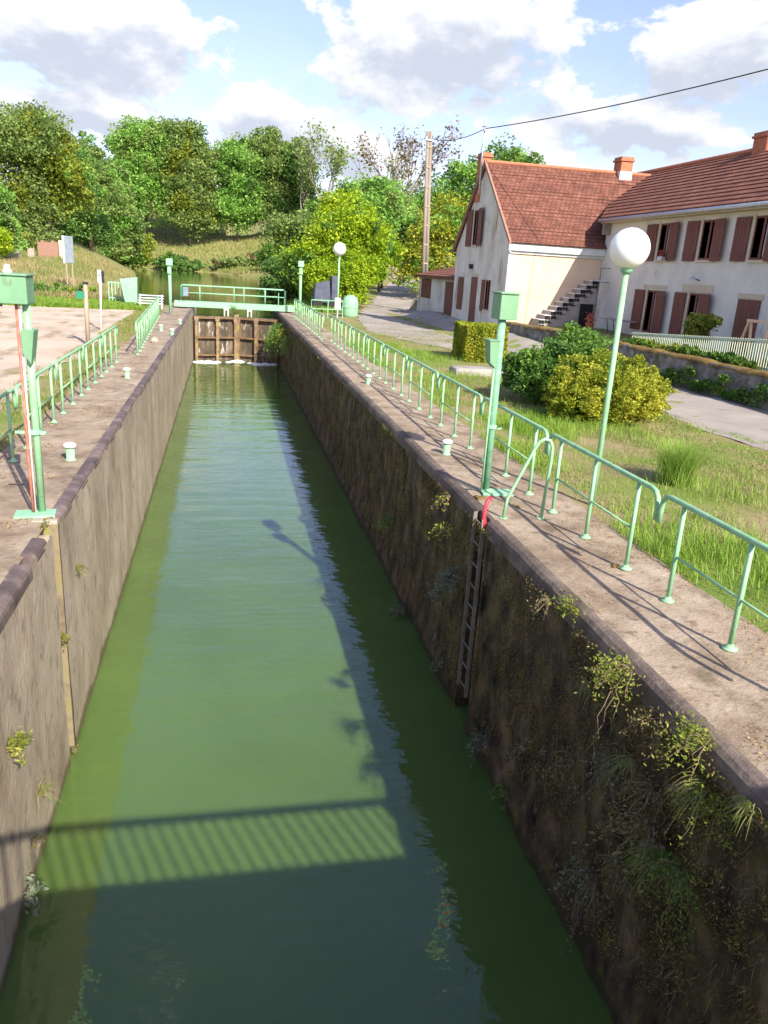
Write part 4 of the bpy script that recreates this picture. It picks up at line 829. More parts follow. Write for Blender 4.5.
# left group
T = [('tall_tree','broad tree with yellow green top at the left edge of the photo',-26.5,108,[(0,0,9,5.5,5,7),(2.5,0,13,4.4,4,3.6),(-3,0,12,4,4,5),(0,0,3,6,5,4)],35200,0.20,['leaf_olive','leaf_yellow']),
     ('tall_tree','tall yellow crowned tree above the dark ones on the left',-23,112,[(0,0,12,3.8,4,4.0),(1.2,0,8,4.4,4,5)],25600,0.20,['leaf_yellow','leaf_mid']),
     ('tall_tree','dark green round tree right of the red brick remnant',-19.8,104,[(0,0,5,4.6,4,5),(.5,0,9.2,3.9,3.6,3.8),(0,0,2,4.8,4,3)],38400,0.19,['leaf_dark','leaf_mid']),
     ('tall_tree','greyish green poplar with visible stem among the left trees',-17.8,112,[(0,0,12.0,2.5,2.5,3.8),(-.4,0,8,3.4,3,4.4),(1.8,0,9.6,2.4,2,3.2)],25600,0.18,['leaf_olive','leaf_mid']),
     ('tall_tree','sloping olive tree at the right end of the left group',-22.2,165,[(0,0,10.5,4.2,4,6.5),(2.4,0,6,3.8,4,5),(0,0,3,5,4,4)],20000,.28,['leaf_olive','leaf_mid']),
     ('tall_tree','low pale green conical tree beside the ruins',-23.8,92,[(-.5,0,3.2,2.6,2.5,3),(-.7,0,6.4,1.8,1.8,2.4)],18000,.14,['leaf_mid','leaf_olive']),
     ('tall_tree','small yellow green tree filling the gap between the left trees and the tall round one',-19.6,176,[(.3,0,4.6,4.2,4,5)],12000,.28,['leaf_yellow','leaf_mid']),
     ('tall_tree','dark bushy tree low behind the board',-19.0,118,[(0,0,2.6,3.4,3,3.4)],13000,.2,['leaf_dark','leaf_mid'])]
for q in (2,3,7):
    a = T[q]; T[q] = (a[0], a[1], a[2]*1.24, a[3]*1.24, [tuple(v*1.1 for v in b) for b in a[4]], a[5], a[6]*1.1, a[7])
for a in T: tree(a[0], a[1], 'tree', a[2], a[3], a[4], a[5], a[6], a[7], .35, group=G1)
# far row behind the basin, ~230 m away
T2 = [('huge domed dark tree standing tallest behind the basin, left half',-22.5,232,[(0,0,19,8,7,9),(-3,0,13,6.5,6,8),(3,0,13,7.5,6,9),(-.5,0,25,7.5,6,6.5),(5,0,25.5,6,6,6)],56000,.37,['leaf_mid','leaf_olive'],.28),
      ('tall tree with yellow patches joined to the big domed one',-10,230,[(0,0,18,7,6,9),(1,0,10,7,6,9),(-2.5,0,25,7,5,6.5),(2,0,22,5,5,6)],48000,.37,['leaf_olive','leaf_yellow'],.28),
      ('dark green tree just right of the yellow patched one behind the basin',3,232,[(0,0,18,6.5,6,8.5),(0,0,9,7.0,6,8)],36000,.37,['leaf_mid','leaf_dark'],.28),
      ('tall grey green tree in the middle of the row behind the basin',11.5,234,[(0,0,20.5,6.0,6,8),(0,0,10,7.0,6,8)],36000,.37,['leaf_olive','leaf_dark'],.28),
      ('dark leafy tree beside the thin bare one behind the basin',19.5,232,[(0,0,17,4.6,5,8),(0,0,8,6.0,5,7)],26000,.37,['leaf_dark','leaf_olive'],.28),
      ('low dark tree behind the dome at its left foot',-35,240,[(0,0,5,6,5,6),(5,0,4,6,5,5)],16000,.37,['leaf_dark','leaf_mid'],.28),
      ('grey green low tree behind the lime bushes',27,218,[(0,0,6,7,5,6),(7,0,5,6,5,5)],22000,.33,['leaf_olive','leaf_mid'],.28),
      ('green rounded tree behind the lime tree, right of the thin bare one',42,219,[(0,0,6,9,5,6),(0,0,4,10,5,5)],22000,.33,['leaf_mid','leaf_olive'],.28),
      ('distant dark tree closing the view over the lane',58,222,[(0,0,8,9,5,8),(8,0,7,9,5,7)],20000,.35,['leaf_dark','leaf_mid'],.28)]
for a in T2: tree('far_tree', a[0], 'tree', a[1], a[2], a[3], a[4], a[5], a[6], .45, 'bark', G2, a[7], 40, 10)
def sparse_tree(label, x, y, H, W, n, leaf, leaves, bark, seed, r0, rnd=.3):
    rng = random.Random(seed); z = float(ground(x,y)); t = thing('sparse_tree', label, 'tree', (x,y,z)); mb = MB(); tips = []
    def grow(p, d, ln, rr, dep):
        q = p+d*ln; mid = p.lerp(q,.5)+Vector((rng.gauss(0,1),rng.gauss(0,1),0))*ln*.05; mb.tube([p,mid,q], [rr,rr*.85,rr*.65], 5 if dep > 2 else 7, False)
        if dep >= 5 or rr < .015: tips.append(q); return
        for k in range(rng.choice((2,3,3))):
            nd_ = (d+Vector((rng.gauss(0,.5)*W,rng.gauss(0,.5)*W,rng.gauss(.1,.25)))).normalized(); grow(q, nd_, ln*rng.uniform(.6,.82), rr*.62, dep+1)
            if dep > 1: tips.append(p.lerp(q, rng.random()))
    grow(Vector((x,y,z)), Vector((0,0,1)), H*.34, r0, 0); mb.build('trunk', bark, t, True)
    if n:
        g = np.random.default_rng(seed); tp = np.array([tuple(q) for q in tips]); P = tp[g.integers(0,len(tp),n)]+g.normal(size=(n,3))*leaves*2.2; V, F = leaf_quads(P, leaves, g); npmesh('crown', V, F, leaf, t)
sparse_tree('thin bare branched tree with few leaves right of the far row', 25, 215, 24, .62, 1300, 'leaf_olive', .42, 'pale_bark', 5, .42)
sparse_tree('second thin half bare tree touching the dark leafy one', 19, 218, 20, .6, 700, 'leaf_olive', .4, 'pale_bark', 8, .35)
sparse_tree('tall bare topped tree with rusty hanging leaves left of the telephone pole', 24.3, 118, 20, .6, 1300, 'leaf_rust', .22, 'pale_bark', 12, .32)
sparse_tree('bare branched tree just behind the rusty leaved one', 25.4, 122, 18, .55, 250, 'leaf_olive', .22, 'pale_bark', 21, .28)
# lime coloured trees by the basin, right
G3 = 'yellow green trees right of the basin'
T3 = [('low spreading lime yellow tree whose leaves reach down beside the far globe lamp',7.6,57.5,[(0,0,1.6,2.0,1.6,1.5),(1.6,1,2.6,1.7,1.5,1.5),(-1.5,1,1.8,1.4,1.5,1.5)],22000,.10,['leaf_lime','leaf_lime']),
     ('broad lime yellow tree overhanging the right end of the walkway',7.6,62,[(0,0,3.6,2.8,2.6,2.6),(1.3,0,5.4,2.6,2.4,2.2),(-2.2,0,2.7,2.0,2,1.9)],24000,.13,['leaf_lime','leaf_bush']),
      ('lime yellow tree leaning over the lane beside the far globe lamp',10.0,66,[(0,0,5.0,3.0,2.8,2.6),(-1,0,7.0,2.2,2,1.8),(2.0,0,4.2,1.8,2,1.6)],20000,.14,['leaf_lime','leaf_mid']),
      ('dark green bush at the waterside left of the lime trees',4.8,70,[(0,0,2.0,2.2,2.4,2.2),(-.6,0,.8,1.8,2,1.4)],12000,.13,['leaf_dark','leaf_bush']),
      ('bright olive tree behind the broad lime one',7.2,84,[(0,0,5.2,3.6,3,3.4)],12000,.17,['leaf_olive','leaf_lime']),
      ('mid green tree with bare stems above the lane bend',15.6,84,[(0,0,6.0,3.0,3,3.2),(-.6,0,8.8,2.5,2.5,2.4),(2.6,0,5.0,2.2,2.5,3.0)],20000,.16,['leaf_mid','leaf_olive']),
      ('tall olive green tree directly left of the telephone pole',17.5,92,[(0,0,9.0,2.8,2.8,3.0),(-3,0,9.5,2.6,2.6,2.6)],12000,.18,['leaf_olive','leaf_mid']),
      ('yellow green hedge tree between the telephone pole and the gable',19.6,72,[(0,0,4.6,3.4,3,4.6),(-2.5,0,3.2,2.2,2.6,3.2),(3.5,0,4.4,3,3,4.2)],22000,.15,['leaf_gold','leaf_mid']),
      ('bright green rounded tree rising behind the gabled house',26.2,76,[(0,0,12.0,2.7,2.6,2.8),(-4.2,0,10.6,2.4,2.4,2.4),(-1,0,6,4,3,4)],16000,.17,['leaf_bush','leaf_mid']),]
for a in T3: tree('broad_tree', a[0], 'tree', a[1], a[2], a[3], a[4], a[5], a[6], .16, group=G3, clump=.25, dens=34)
# wild bushes on the banks
shrub('bank_bush','blue green bush on the far shore of the basin',-14,209,[(0,0,1.8,4.5,3,2.4),(4.5,0,1.2,3.5,3,1.8)],7000,.33,['leaf_dark','leaf_bush'])
shrub('bank_bush','olive scrub on the far shore right of the blue green bush',1,206,[(0,0,1.0,5,3,1.5),(6,-2,1.4,4,3,2.0)],6500,.33,['leaf_olive','leaf_dry'])
shrub('bank_bush','dark scrub at the right bend of the far shore',11,190,[(0,0,2.6,4,4,3.4)],5000,.3,['leaf_bush','leaf_dark'])
shrub('bank_bush','green scrub on the right shore below the far trees',9.5,140,[(0,0,1.8,2.6,8,2.6)],7000,.22,['leaf_bush','leaf_olive'])
shrub('bank_bush','green scrub on the right shore nearest the dark waterside bush',8.6,100,[(0,0,1.7,2.4,8,2.5)],8000,.18,['leaf_bush','leaf_lime'])
shrub('yellow_bush','rounded yellow green bush at the left edge of the photo',-22.9,84,[(0,0,1.8,1.9,1.6,1.9)],8000,.13,'leaf_lime')
shrub('bank_bush','low green bush line behind the gravel yard',-11.5,54,[(0,0,.35,3.4,1.0,.6),(-4,1,.4,2.4,1,.6)],9000,.08,['leaf_bush','leaf_lime'])
# bushes on the lawn
shrub('dark_bush','loose dark green leafy bush between hedge and golden bush',7.4,18.0,[(0,0,.75,1.25,1.1,.85),(.6,.3,1.25,.8,.8,.65),(-.6,-.1,.6,.75,.8,.65),(1.1,.5,.8,.9,.9,.85),(.1,0,.35,1.35,1.1,.4)],52000,.045,['leaf_bush','leaf_dark'],dens=50,clump=.18)
shrub('golden_bush','dense rounded golden green bush beside the lane',7.75,15.9,[(0,0,.70,1.3,1.1,.82),(.75,.1,.55,.8,.8,.62),(-.8,-.2,.5,.65,.8,.55),(0,0,.3,1.45,1.15,.4)],70000,.030,['leaf_gold','leaf_gold'],dens=90,clump=.13)
# clipped hedge: a box of leaves
def box_hedge(label, x0,x1,y0,y1,z0,z1,n,size,leaf):
    t = thing('clipped_hedge', label, 'hedge', ((x0+x1)/2,(y0+y1)/2,z0)); rng = np.random.default_rng(3); P = rng.uniform(size=(n,3))
    ax = rng.integers(0,3,n); side = rng.integers(0,2,n); e = rng.exponential(.03,n); 
    for q in range(3):
        mk = ax == q; P[mk,q] = np.where(side[mk] == 1, 1-e[mk]*1.0+.012, e[mk]-.012)
    P[:,2] = np.where((ax == 2), 1-e, P[:,2]); P = P*np.array([x1-x0,y1-y0,z1-z0])+np.array([x0,y0,z0]); P += (fbm(P[:,0]*3, P[:,1]*3+P[:,2]*2, 4)[:,None]-.5)*.12
    V, F = leaf_quads(P, size, rng); npmesh('foliage', V, F, leaf, t); MB().box(x0+.1,x1-.1,y0+.1,y1-.1,z0,z1-.1).build('inner_twigs', 'bark', t)
box_hedge('square clipped golden green hedge at the lane corner', 7.65, 9.15, 26.3, 28.0, 0, 1.28, 26000, .045, 'leaf_gold')
# plants on the yard side and on the stone wall
G4 = 'plants along the stone wall'
rg = random.Random(4)
wl = [(13.05,24.6,.35,'leafy clump low on the stone wall beside the golden bush'),(13.05,21.6,.45,'dark green leafy clump in the middle of the stone wall'),(13.05,19.9,.30,'small weed clump at the foot of the stone wall, second from the right edge'),(13.05,18.2,.40,'weed clump at the foot of the stone wall at the right edge of the photo')]
for (a,b,c,l_) in wl: shrub('wall_plant', l_, a, b, [(0,0,.22,.12,.8,c*.7),(0,.7,.12,.10,.5,.18),(.03,-.6,.5,.08,.35,.2)], 1700, .04, ['leaf_bush','leaf_dark'], G4, 'plant', trunk_r=.01, z0=.05)
for k,(a,b,h,l_) in enumerate([(13.85,25.3,.20,'low green planting under the left end of the picket fence'),(13.85,22.8,.22,'green planting in front of the middle of the picket fence'),(13.85,20.3,.24,'green planting in front of the right end of the picket fence')]):
    shrub('border_plants', l_, a, b, [(0,0,.12,.22,1.35,h)], 4200, .05, ['leaf_bush','leaf_fresh'], 'plants along the picket fence', 'plant', trunk_r=.01, z0=.85)
shrub('young_shrub','bright yellow green shrub before the lower middle window of the long house',15.3,24.4,[(0,0,.75,.4,.5,.55),(0,-.5,1.05,.35,.45,.3),(0,-.9,1.1,.2,.35,.16)],2600,.065,'leaf_fresh',None,'shrub',trunk_r=.02,z0=.85)
t = thing('flower_pot','red flowers in a pot beside the stair opening','potted plant',(15.6,33.2,.85)); MB().lathe((15.6,33.2,.85), [(.14,0),(.2,.3),(.22,.32)], 14).build('pot','terracotta',t,True)
V, F = leaf_quads(np.random.default_rng(1).normal(size=(260,3))*.10+np.array([15.6,33.2,1.4]), .05, RNG); npmesh('flowers', V, F, 'flower', t)
t = thing('window_flowers','pink red flowers on the upper window sill of the long house nearest the gable','potted plant',(HX-.15,30.1,4.0)); MB().box(HX-.24,HX-.075,29.95,30.3,3.99,4.12).build('trough','galv',t)
V, F = leaf_quads(np.random.default_rng(2).normal(size=(90,3))*.06+np.array([HX-.18,30.1,4.25]), .04, RNG); npmesh('flowers', V, F, 'flower', t)
# low pile of logs / stones behind the rail (photo 475,355)
t = tag(MB().box(6.2,8.6,22.6,23.4,-.1,.22).build('stone_slab','cement',None,bevel=.08), 'low grey stone slab lying on the lawn in front of the hedge', 'stone')

# ------------------------------------------------------------------ grass, weeds
def blades(name, pos, h, w_, m, label=None, lean=.35, rng=RNG, parent=None, kind='stuff'):
    n = len(pos); a = rng.uniform(0, 2*math.pi, n); d = np.stack([np.cos(a), np.sin(a), 0*a], 1); s = np.stack([-np.sin(a), np.cos(a), 0*a], 1)
    hh = (h*rng.uniform(.5,1.3,n))[:,None]; le = rng.uniform(0,lean*2,n)[:,None]*hh; W = (w_*rng.uniform(.6,1.3,n))[:,None]; z = np.array([0,0,1.])
    V = np.stack([pos-s*W, pos+s*W, pos+s*W*.7+d*le*.35+z*hh*.6, pos-s*W*.7+d*le*.35+z*hh*.6, pos+d*le+z*hh*np.where(lean > .6, .8, 1), ], 1).reshape(-1,3)
    i_ = np.arange(n)*5; F = np.concatenate([np.stack([i_,i_+1,i_+2,i_+3],1), np.stack([i_+3,i_+2,i_+4,i_+4],1)])
    b = base(parent); me = bpy.data.meshes.new(name); vv = V-np.array(b)
    q4 = np.stack([i_,i_+1,i_+2,i_+3],1); t3 = np.stack([i_+3,i_+2,i_+4],1)
    me.vertices.add(len(vv)); me.vertices.foreach_set('co', vv.astype(np.float32).ravel()); lv = np.concatenate([q4.ravel(), t3.ravel()]).astype(np.int32)
    me.loops.add(len(lv)); me.loops.foreach_set('vertex_index', lv); me.polygons.add(2*n)
    me.polygons.foreach_set('loop_start', np.concatenate([np.arange(n)*4, 4*n+np.arange(n)*3]).astype(np.int32)); me.polygons.foreach_set('loop_total', np.concatenate([np.full(n,4), np.full(n,3)]).astype(np.int32))
    me.update(calc_edges=True); me.validate(); me.materials.append(M[m]); o = bpy.data.objects.new(name, me); COL.objects.link(o); o.parent = parent
    if kind: o['kind'] = kind
    if label: tag(o, label, 'grass')
    return o
def scatter(n, x0, x1, y0, y1, dens=None, rng=RNG):
    P = np.stack([rng.uniform(x0,x1,n), y0+(y1-y0)*rng.uniform(0,1,n)**1.5, np.zeros(n)], 1)
    if dens is not None: P = P[rng.uniform(size=len(P)) < dens(P[:,0], P[:,1])]
    P[:,2] = ground(P[:,0], P[:,1])-.01; return P
lush = lambda x, y: np.clip((fbm(x*.55,y*.4,77,3)-.36)*5, 0.03, 1)*(1-.75*ss(x,5.6,7.2))
blades('grass', scatter(150000, 4.08, 8.0, 3.2, 32, lush), .17, .0045, 'grass', 'bright green grass along the right railing', .5)
blades('lawn_grass', scatter(150000, 4.3, 10.0, 4, 45, lambda x,y: np.clip((fbm(x*.5,y*.5,5,4)-.38)*4,.05,1)), .065, .006, 'grass_dry', 'short patchy green and brown lawn grass beside the lane', .8)
blades('lane_edge_grass', scatter(30000, 9.0, 10.3, 8, 40, lambda x,y: np.clip((fbm(x,y*.5,15,3)-.4)*5,0,1)), .09, .006, 'grass', 'rough grass at the edge of the lane', .7)
blades('left_grass', scatter(60000, -5.4, -4.05, 6, 46, lambda x,y: np.clip((fbm(x,y*.5,25,3)-.36)*5,.02,1)), .10, .006, 'grass_dry', 'patchy grass behind the left railing', .6)
blades('yard_edge_grass', scatter(60000, -22, -5.2, 45, 56, None), .22, .015, 'grass', 'green grass strip behind the gravel yard', .5)
P = scatter(110000, -34, -7, 52, 120, None); P = P[polydist(P[:,0],P[:,1]) > .6]
blades('dry_weeds', P, .5, .022, 'weeds', 'tall brown and green weeds covering the left bank', .4)
P = scatter(40000, -45, 40, 190, 260, None); P = P[polydist(P[:,0],P[:,1]) > .6]
blades('bank_grass', P, .7, .08, 'grass_dry', 'rough dry grass on the bank below the far trees', .5)
P = scatter(30000, 3.4, 12, 52, 100, None); P = P[polydist(P[:,0],P[:,1]) > .3]; P = P[(P[:,0] < 8) | (P[:,1] > 75)]
blades('waterside_grass', P, .30, .02, 'grass', 'green grass by the basin on the right', .5)
# one tall feathery weed on the lawn
t = thing('feathery_weed', 'tall feathery bright green weed alone on the right lawn', 'plant', (6.25,10.45,0)); rgn = np.random.default_rng(9)
P = np.stack([6.25+rgn.normal(0,.10,1800), 10.45+rgn.normal(0,.10,1800), np.zeros(1800)], 1); blades('fronds', P, .62, .005, 'frond', None, .5, rgn, t, None)
# leaf litter
def litter(name, x0,x1,y0,y1,n,label,size=.022):
    rng = np.random.default_rng(int(abs(x0)*100)); P = np.stack([rng.uniform(x0,x1,n*3), y0+(y1-y0)*rng.uniform(0,1,n*3)**1.6, np.full(n*3,.024)], 1)
    P = P[fbm(P[:,0]*2.2,P[:,1]*1.6,61,3) > .50+.10*rng.uniform(size=len(P))-.08*(np.abs(P[:,0]) > 3.7)][:n]; V, F = leaf_quads(P, size, rng, up=2.5); tag(npmesh(name, V, F, 'litter'), label, 'leaves', kind='stuff')
litter('fallen_leaves', 2.75, 4.3, 2.8, 30, 3600, 'brown fallen leaves and twigs scattered on the right coping', .011)
litter('fallen_leaves', -4.3,-2.9, 5, 30, 3000, 'brown fallen leaves scattered on the left coping', .016)
def moss_patch(x, y, s, label, m='moss'):
    rng = np.random.default_rng(int(x*100+y*37) % 9999); mb = MB()
    for k in range(9):
        a = x+rng.normal(0,s*.5); b = y+rng.normal(0,s*.7); rr = s*rng.uniform(.2,.5); mb.lathe((a,b,-.002), [(rr,0),(rr*.9,rr*.12+.012),(rr*.5,rr*.2+.016),(.01,rr*.22+.018)], 9)
    tag(mb.build('moss_cushion', m, None, True), label, 'moss')
for (a,b,s,l_) in [(2.78,9.75,.10,'brown moss cushion on the right coping beside the switch pole foot'),(3.2,9.35,.06,'small moss cushion by the base plate of the right switch pole'),(3.45,3.95,.10,'orange brown moss cushion at the right frame edge of the coping'),
                   (3.7,10.1,.05,'small moss cushion at a railing post foot near the grab hoop'),(3.5,7.15,.04,'tiny moss cushion at a railing post foot near the globe lamp'),
                   (-2.72,9.0,.06,'moss cushion at the foot of the left switch pole')]: moss_patch(a,b,s,l_)

# plants growing on the lock walls
def wall_plant(name, label, x, y, z, side, n, length, leaf, size, droop=.6, stems=9, spread=.5, stem_m='stalk', up=.25):
    """side=-1: grows out of the right wall towards -x; side=+1 out of the left wall"""
    rng = np.random.default_rng(abs(int(x*31+y*977+z*131)) % 99991); t = thing(name, label, 'plant', (x,y,z)); mb = MB(); pts = []
    for k in range(stems):
        d = np.array([side*rng.uniform(.25,1), rng.normal(0,spread), rng.normal(up,.35)]); d /= np.linalg.norm(d); L_ = length*rng.uniform(.5,1.1); q = []
        for s_ in np.linspace(0,1,7): p = np.array([x,y,z])+d*L_*s_+np.array([0,0,-droop*L_*s_*s_])+rng.normal(0,.020 if length < .6 else .05,3)*s_; q.append(p)
        mb.tube([tuple(p) for p in q], [.006*(1-.7*i_/6) for i_ in range(7)], 5); pts += q[2:]
    mb.build('stems', stem_m, t, True)
    if n:
        pts = np.array(pts); P = pts[rng.integers(0,len(pts),n)]+rng.normal(0,length*.10,(n,3)); V, F = leaf_quads(P, size, rng, up=.5, asp=.4); npmesh('leaves', V, F, leaf, t)
def wall_grass(name, label, x, y, z, side, n, length, m, droop=.9):
    rng = np.random.default_rng(abs(int(x*17+y*311+z*71)) % 99991); d = np.stack([side*rng.uniform(.1,1,n), rng.normal(0,.45,n), rng.uniform(-.1,.8,n)],1); d /= np.linalg.norm(d,axis=1)[:,None]
    L_ = length*rng.uniform(.4,1.1,n); o = np.array([x,y,z])+rng.normal(0,.04,(n,3))*np.array([.3,1,.6]); Vs = []; seg = 5; w_ = .004
    sdv = np.cross(d, [0,0,1.]); sdv /= np.linalg.norm(sdv,axis=1)[:,None]+1e-6
    for s_ in np.linspace(0,1,seg): c = o+d*(L_*s_)[:,None]; c[:,2] -= droop*L_*s_*s_; ww = w_*(1-s_*.85); Vs += [c-sdv*ww, c+sdv*ww]
    V = np.stack(Vs,1).reshape(-1,3); F = np.concatenate([np.stack([np.arange(n)*10+2*k, np.arange(n)*10+2*k+1, np.arange(n)*10+2*k+3, np.arange(n)*10+2*k+2],1) for k in range(seg-1)])
    tag(npmesh(name, V, F, m), label, 'grass tuft')
WP = [(2.50,9.55,-1.05,500,.42,'leaf_grey',.030,'leafy grey green plant hanging left of the wall ladder'),
      (2.48,9.9,-.45,90,.35,'leaf_fresh',.035,'yellow leaved sprig on the right wall above the grey green plant'),
      (2.5,10.25,-.12,60,.30,'leaf_fresh',.03,'thin yellow sprig hanging below the right coping near the switch pole'),
      (2.46,9.75,-2.55,70,.20,'leaf_grey',.03,'small pale weed low on the right wall left of the ladder foot'),
      (2.46,7.75,-2.55,260,.26,'leaf_grey',.028,'grey green tuft at the waterline right of the ladder foot'),
      (2.46,7.0,-2.7,120,.18,'leaf_bush',.026,'small green weed at the waterline below the grey green tuft'),
      (2.5,6.05,-.02,200,.34,'leaf_fresh',.022,'upright yellow green weed on the edge of the right coping'),
      (2.5,4.95,.0,520,.42,'leaf_fresh',.017,'bushy yellow green weed hanging over the right coping'),
      (2.55,5.2,-.25,30,.60,'leaf_dry',.02,'tangle of dry bare twigs beside the bushy yellow green weed'),
      (2.62,4.05,-.02,650,.42,'leaf_fresh',.017,'yellow green leafy weed at the lower right of the coping'),
      (2.5,4.3,-.95,240,.5,'leaf_dry',.024,'dry brown weed on the right wall under the coping weeds'),
      (2.46,4.9,-2.0,200,.55,'leaf_grey',.022,'long drooping grey green weed near the water at the lower right'),
      (2.5,5.6,-1.3,120,.35,'leaf_dry',.022,'small dry weed in the middle of the right wall'),
      (2.44,6.4,-1.7,100,.3,'leaf_dry',.022,'faint dry weed midway down the right wall'),
      (2.45,13.6,-1.6,140,.35,'leaf_bush',.03,'weed clump on the right wall a little beyond the switch pole'),
      (2.45,12.3,-2.85,180,.30,'leaf_grey',.03,'pale weed at the waterline beyond the ladder')]
for k,(a,b,c,n_,ln,lf,sz,lb) in enumerate(WP): wall_plant('wall_weed', lb, a, b, c, -1, n_, ln, lf, sz, .9 if k not in (6,7,9) else (.1 if k == 6 else .55), 14 if n_ > 150 else 7, .6, up=.2 if k not in (6,7,9) else (.9 if k == 6 else .5))
for (a,b,c,n_,ln,mm,lb) in [(2.5,3.9,-.30,70,.30,'grass_dry','thick tuft of long drooping grass at the lower right edge'),(2.5,4.2,-1.15,60,.30,'grass','green arching grass tuft on the right wall near the bottom edge'),
                   (2.5,4.75,-.7,50,.28,'grass_dry','dry straw coloured grass tuft below the bushy weed'),(2.5,5.6,-.5,40,.22,'grass_dry','thin dry grass tuft under the right coping'),(2.5,3.45,-.1,50,.18,'grass_dry','yellowish grass tuft on the coping edge at the lower right corner')]:
    wall_grass('grass_tuft', lb, a, b, c, -1, n_, ln, mm)
for (a,b,c,n_,ln,lf,sz,dr,lb) in [(2.55,4.55,-.18,700,.36,'leaf_dry',.016,1.2,'straw coloured tangle spilling over the coping below the bushy weed'),
      (2.55,3.75,-.35,800,.42,'leaf_fresh',.015,1.1,'hanging yellow green mat at the lower right corner'),
      (2.55,5.25,-.15,500,.34,'leaf_fresh',.014,1.3,'trailing yellow green strands beyond the bushy weed'),
      (2.5,4.4,-.7,500,.42,'leaf_dry',.014,1.3,'brown hanging strands under the yellow green mat'),
      (2.5,3.9,-1.0,700,.40,'leaf_bush',.015,1.1,'dark green hanging weed under the lower right mat'),
      (2.5,6.6,-.12,260,.26,'leaf_dry',.013,1.2,'dry trailing sprig under the coping beyond the upright weed'),
      (2.5,5.0,-.9,300,.40,'leaf_grey',.014,1.2,'grey trailing strands midway down the right wall'),
      (2.5,4.6,-1.6,300,.40,'leaf_dry',.014,1.2,'withered hanging weed low on the right wall')]:
    wall_plant('wall_weed', lb, a, b, c, -1, n_, ln*.8, lf, sz, dr*.7, 18, 1.3, up=.3)
def wall_fringe(name, label, n, m, y0, y1, length, w_, zpow, seed, zmin=-2.9):
    rng = np.random.default_rng(seed); y = y0+(y1-y0)*rng.uniform(0,1,n)**1.7; z = -.12+(zmin+.12)*rng.uniform(0,1,n)**zpow
    kp = fbm(y*1.1, z*1.3, seed, 4) > .50; y, z = y[kp], z[kp]; n = len(y); x = np.full(n, 2.53)
    a = rng.normal(0,1.0,n); d = np.stack([-rng.uniform(.1,.7,n), np.sin(a)*.8, -np.cos(a)*.9+rng.uniform(0,.5,n)],1); d /= np.linalg.norm(d,axis=1)[:,None]
    L_ = length*rng.uniform(.2,1.1,n); sd_ = np.cross(d, rng.normal(size=(n,3))); sd_ /= np.linalg.norm(sd_,axis=1)[:,None]; o = np.stack([x,y,z],1); o[:,0] += .05; Vs = []; cv = rng.normal(0,.25,(n,3))
    for s_ in np.linspace(0,1,4): c = o+d*(L_*s_)[:,None]+cv*(L_*s_*s_)[:,None]; c[:,2] -= .4*L_*s_*s_; ww = w_*(1-s_*.8); Vs += [c-sd_*ww, c+sd_*ww]
    V = np.stack(Vs,1).reshape(-1,3); F = np.concatenate([np.stack([np.arange(n)*8+2*k, np.arange(n)*8+2*k+1, np.arange(n)*8+2*k+3, np.arange(n)*8+2*k+2],1) for k in range(3)])
    tag(npmesh(name, V, F, m), label, 'roots', kind='stuff')
wall_fringe('dry_roots', 'dry brown roots and stalks matted over the dark right wall', 22000, 'stalk_dark', 2.5, 30, .085, .003, 1.2, 5)
wall_fringe('hanging_moss', 'olive brown hanging moss on the upper part of the dark right wall', 30000, 'moss_strand', 2.5, 48, .075, .006, 1.6, 9, -2.6)
def wall_moss(name, label, n, m, y0, y1, thr, size, seed, zpow, zmin):
    rng = np.random.default_rng(seed); y = y0+(y1-y0)*rng.uniform(0,1,n)**1.8; z = -.10+(zmin+.1)*rng.uniform(0,1,n)**zpow
    k = fbm(y*1.7, z*2.0, seed, 4)+.25*(fbm(y*9, z*9, seed+3, 2)-.5); kp = k > thr; y, z, k = y[kp], z[kp], k[kp]
    P = np.stack([2.53-(k-thr)*.35*rng.uniform(0,1,len(y)), y, z], 1); V, F = leaf_quads(P, size, rng, up=.1); tag(npmesh(name, V, F, m), label, 'moss', kind='stuff')
wall_moss('wall_moss', 'olive green moss cushions patching the dark right wall', 120000, 'moss_leaf', 2.5, 40, .55, .010, 71, 1.5, -2.7)
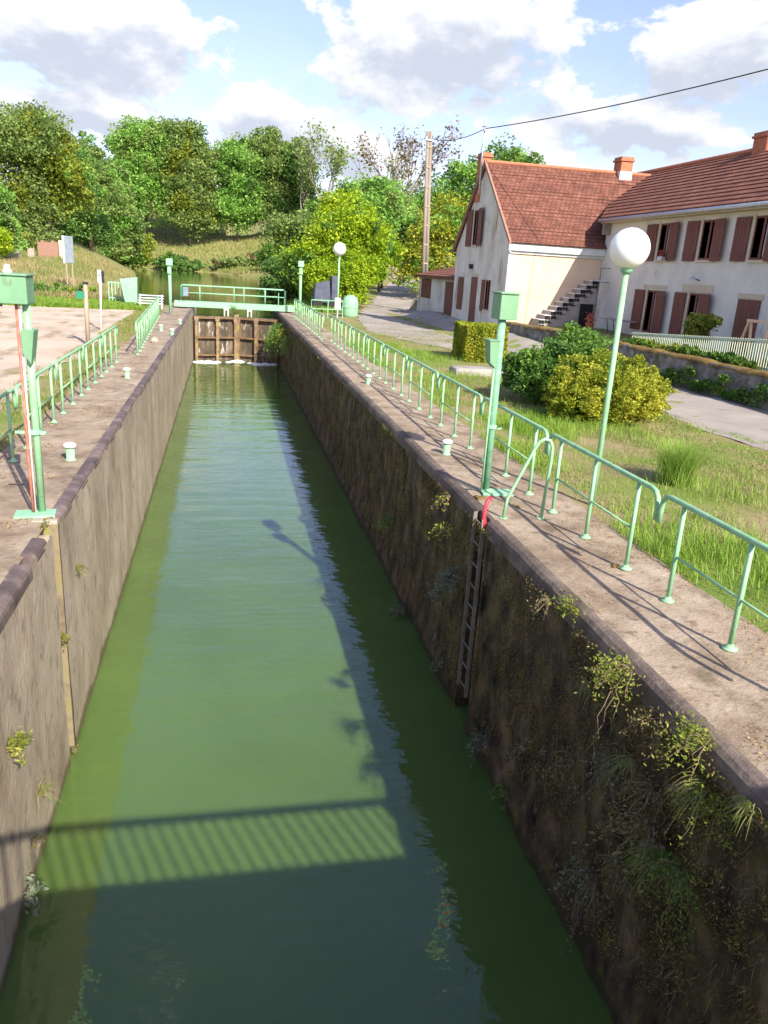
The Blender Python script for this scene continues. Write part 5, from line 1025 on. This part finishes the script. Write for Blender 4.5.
wall_moss('brown_moss', 'dead brown moss covering much of the dark right wall', 150000, 'moss_strand', 2.5, 40, .50, .010, 83, 1.1, -2.9)
for k, y_ in enumerate((44.5, 46.6, 42.2, 39.8)):
    wall_plant('wall_weed', ['leafy creeper hanging on the right wall next to the gate','dense creeper in the corner where the right wall meets the gate','yellow green creeper on the far right wall','thin weed on the far right wall, nearest of the creepers'][k], 2.48, y_, -.5-.25*(k % 2), -1, 2200 if k < 2 else 900, 1.1 if k < 2 else .7, ['leaf_bush','leaf_olive','leaf_fresh','leaf_olive'][k], .05, 1.3, 16, 1.0)
wall_plant('gate_weed', 'tall weeds growing on the mossy post between the gates', 0.0, 48.95, -.2, -1, 260, .7, 'leaf_olive', .05, .1, 12, 1.0, up=1.5)
# left wall
wall_plant('wall_weed', 'bright green weed clump on the left wall at the frame edge', -2.56, 6.15, -1.15, 1, 420, .22, 'leaf_fresh', .022, .3, 12, .6, up=.6)
wall_grass('grass_tuft', 'pale spiky grass tuft on the left wall near the bridge shadow', -2.56, 6.95, -2.2, 1, 60, .26, 'grass_dry', .5)
wall_plant('wall_weed', 'green rosette weed at the waterline of the left wall', -2.56, 6.2, -2.75, 1, 90, .18, 'leaf_grey', .035, .3, 8, .6)
wall_plant('wall_weed', 'small pale weed just above the green rosette on the left wall', -2.56, 6.5, -2.45, 1, 70, .14, 'leaf_dry', .02, .3, 6, .6)
wall_plant('wall_weed', 'small weed halfway up the sunlit left wall beyond the groove', -2.56, 8.5, -2.8, 1, 40, .12, 'leaf_dry', .02, .3, 6, .6)
wall_plant('wall_weed', 'yellow lichen like weed high on the left wall beyond the groove', -2.58, 9.6, -.85, 1, 120, .12, 'leaf_fresh', .016, .8, 8, .6)
wall_plant('wall_weed', 'yellow green weed growing in the pale groove of the left wall', -2.62, 8.65, -1.35, 1, 160, .14, 'leaf_fresh', .018, .6, 8, .5)
wall_plant('coping_weed', 'small yellow weed on the left coping at the groove', -2.75, 8.7, .0, 1, 80, .10, 'leaf_fresh', .014, .1, 8, 1.2, up=.8)
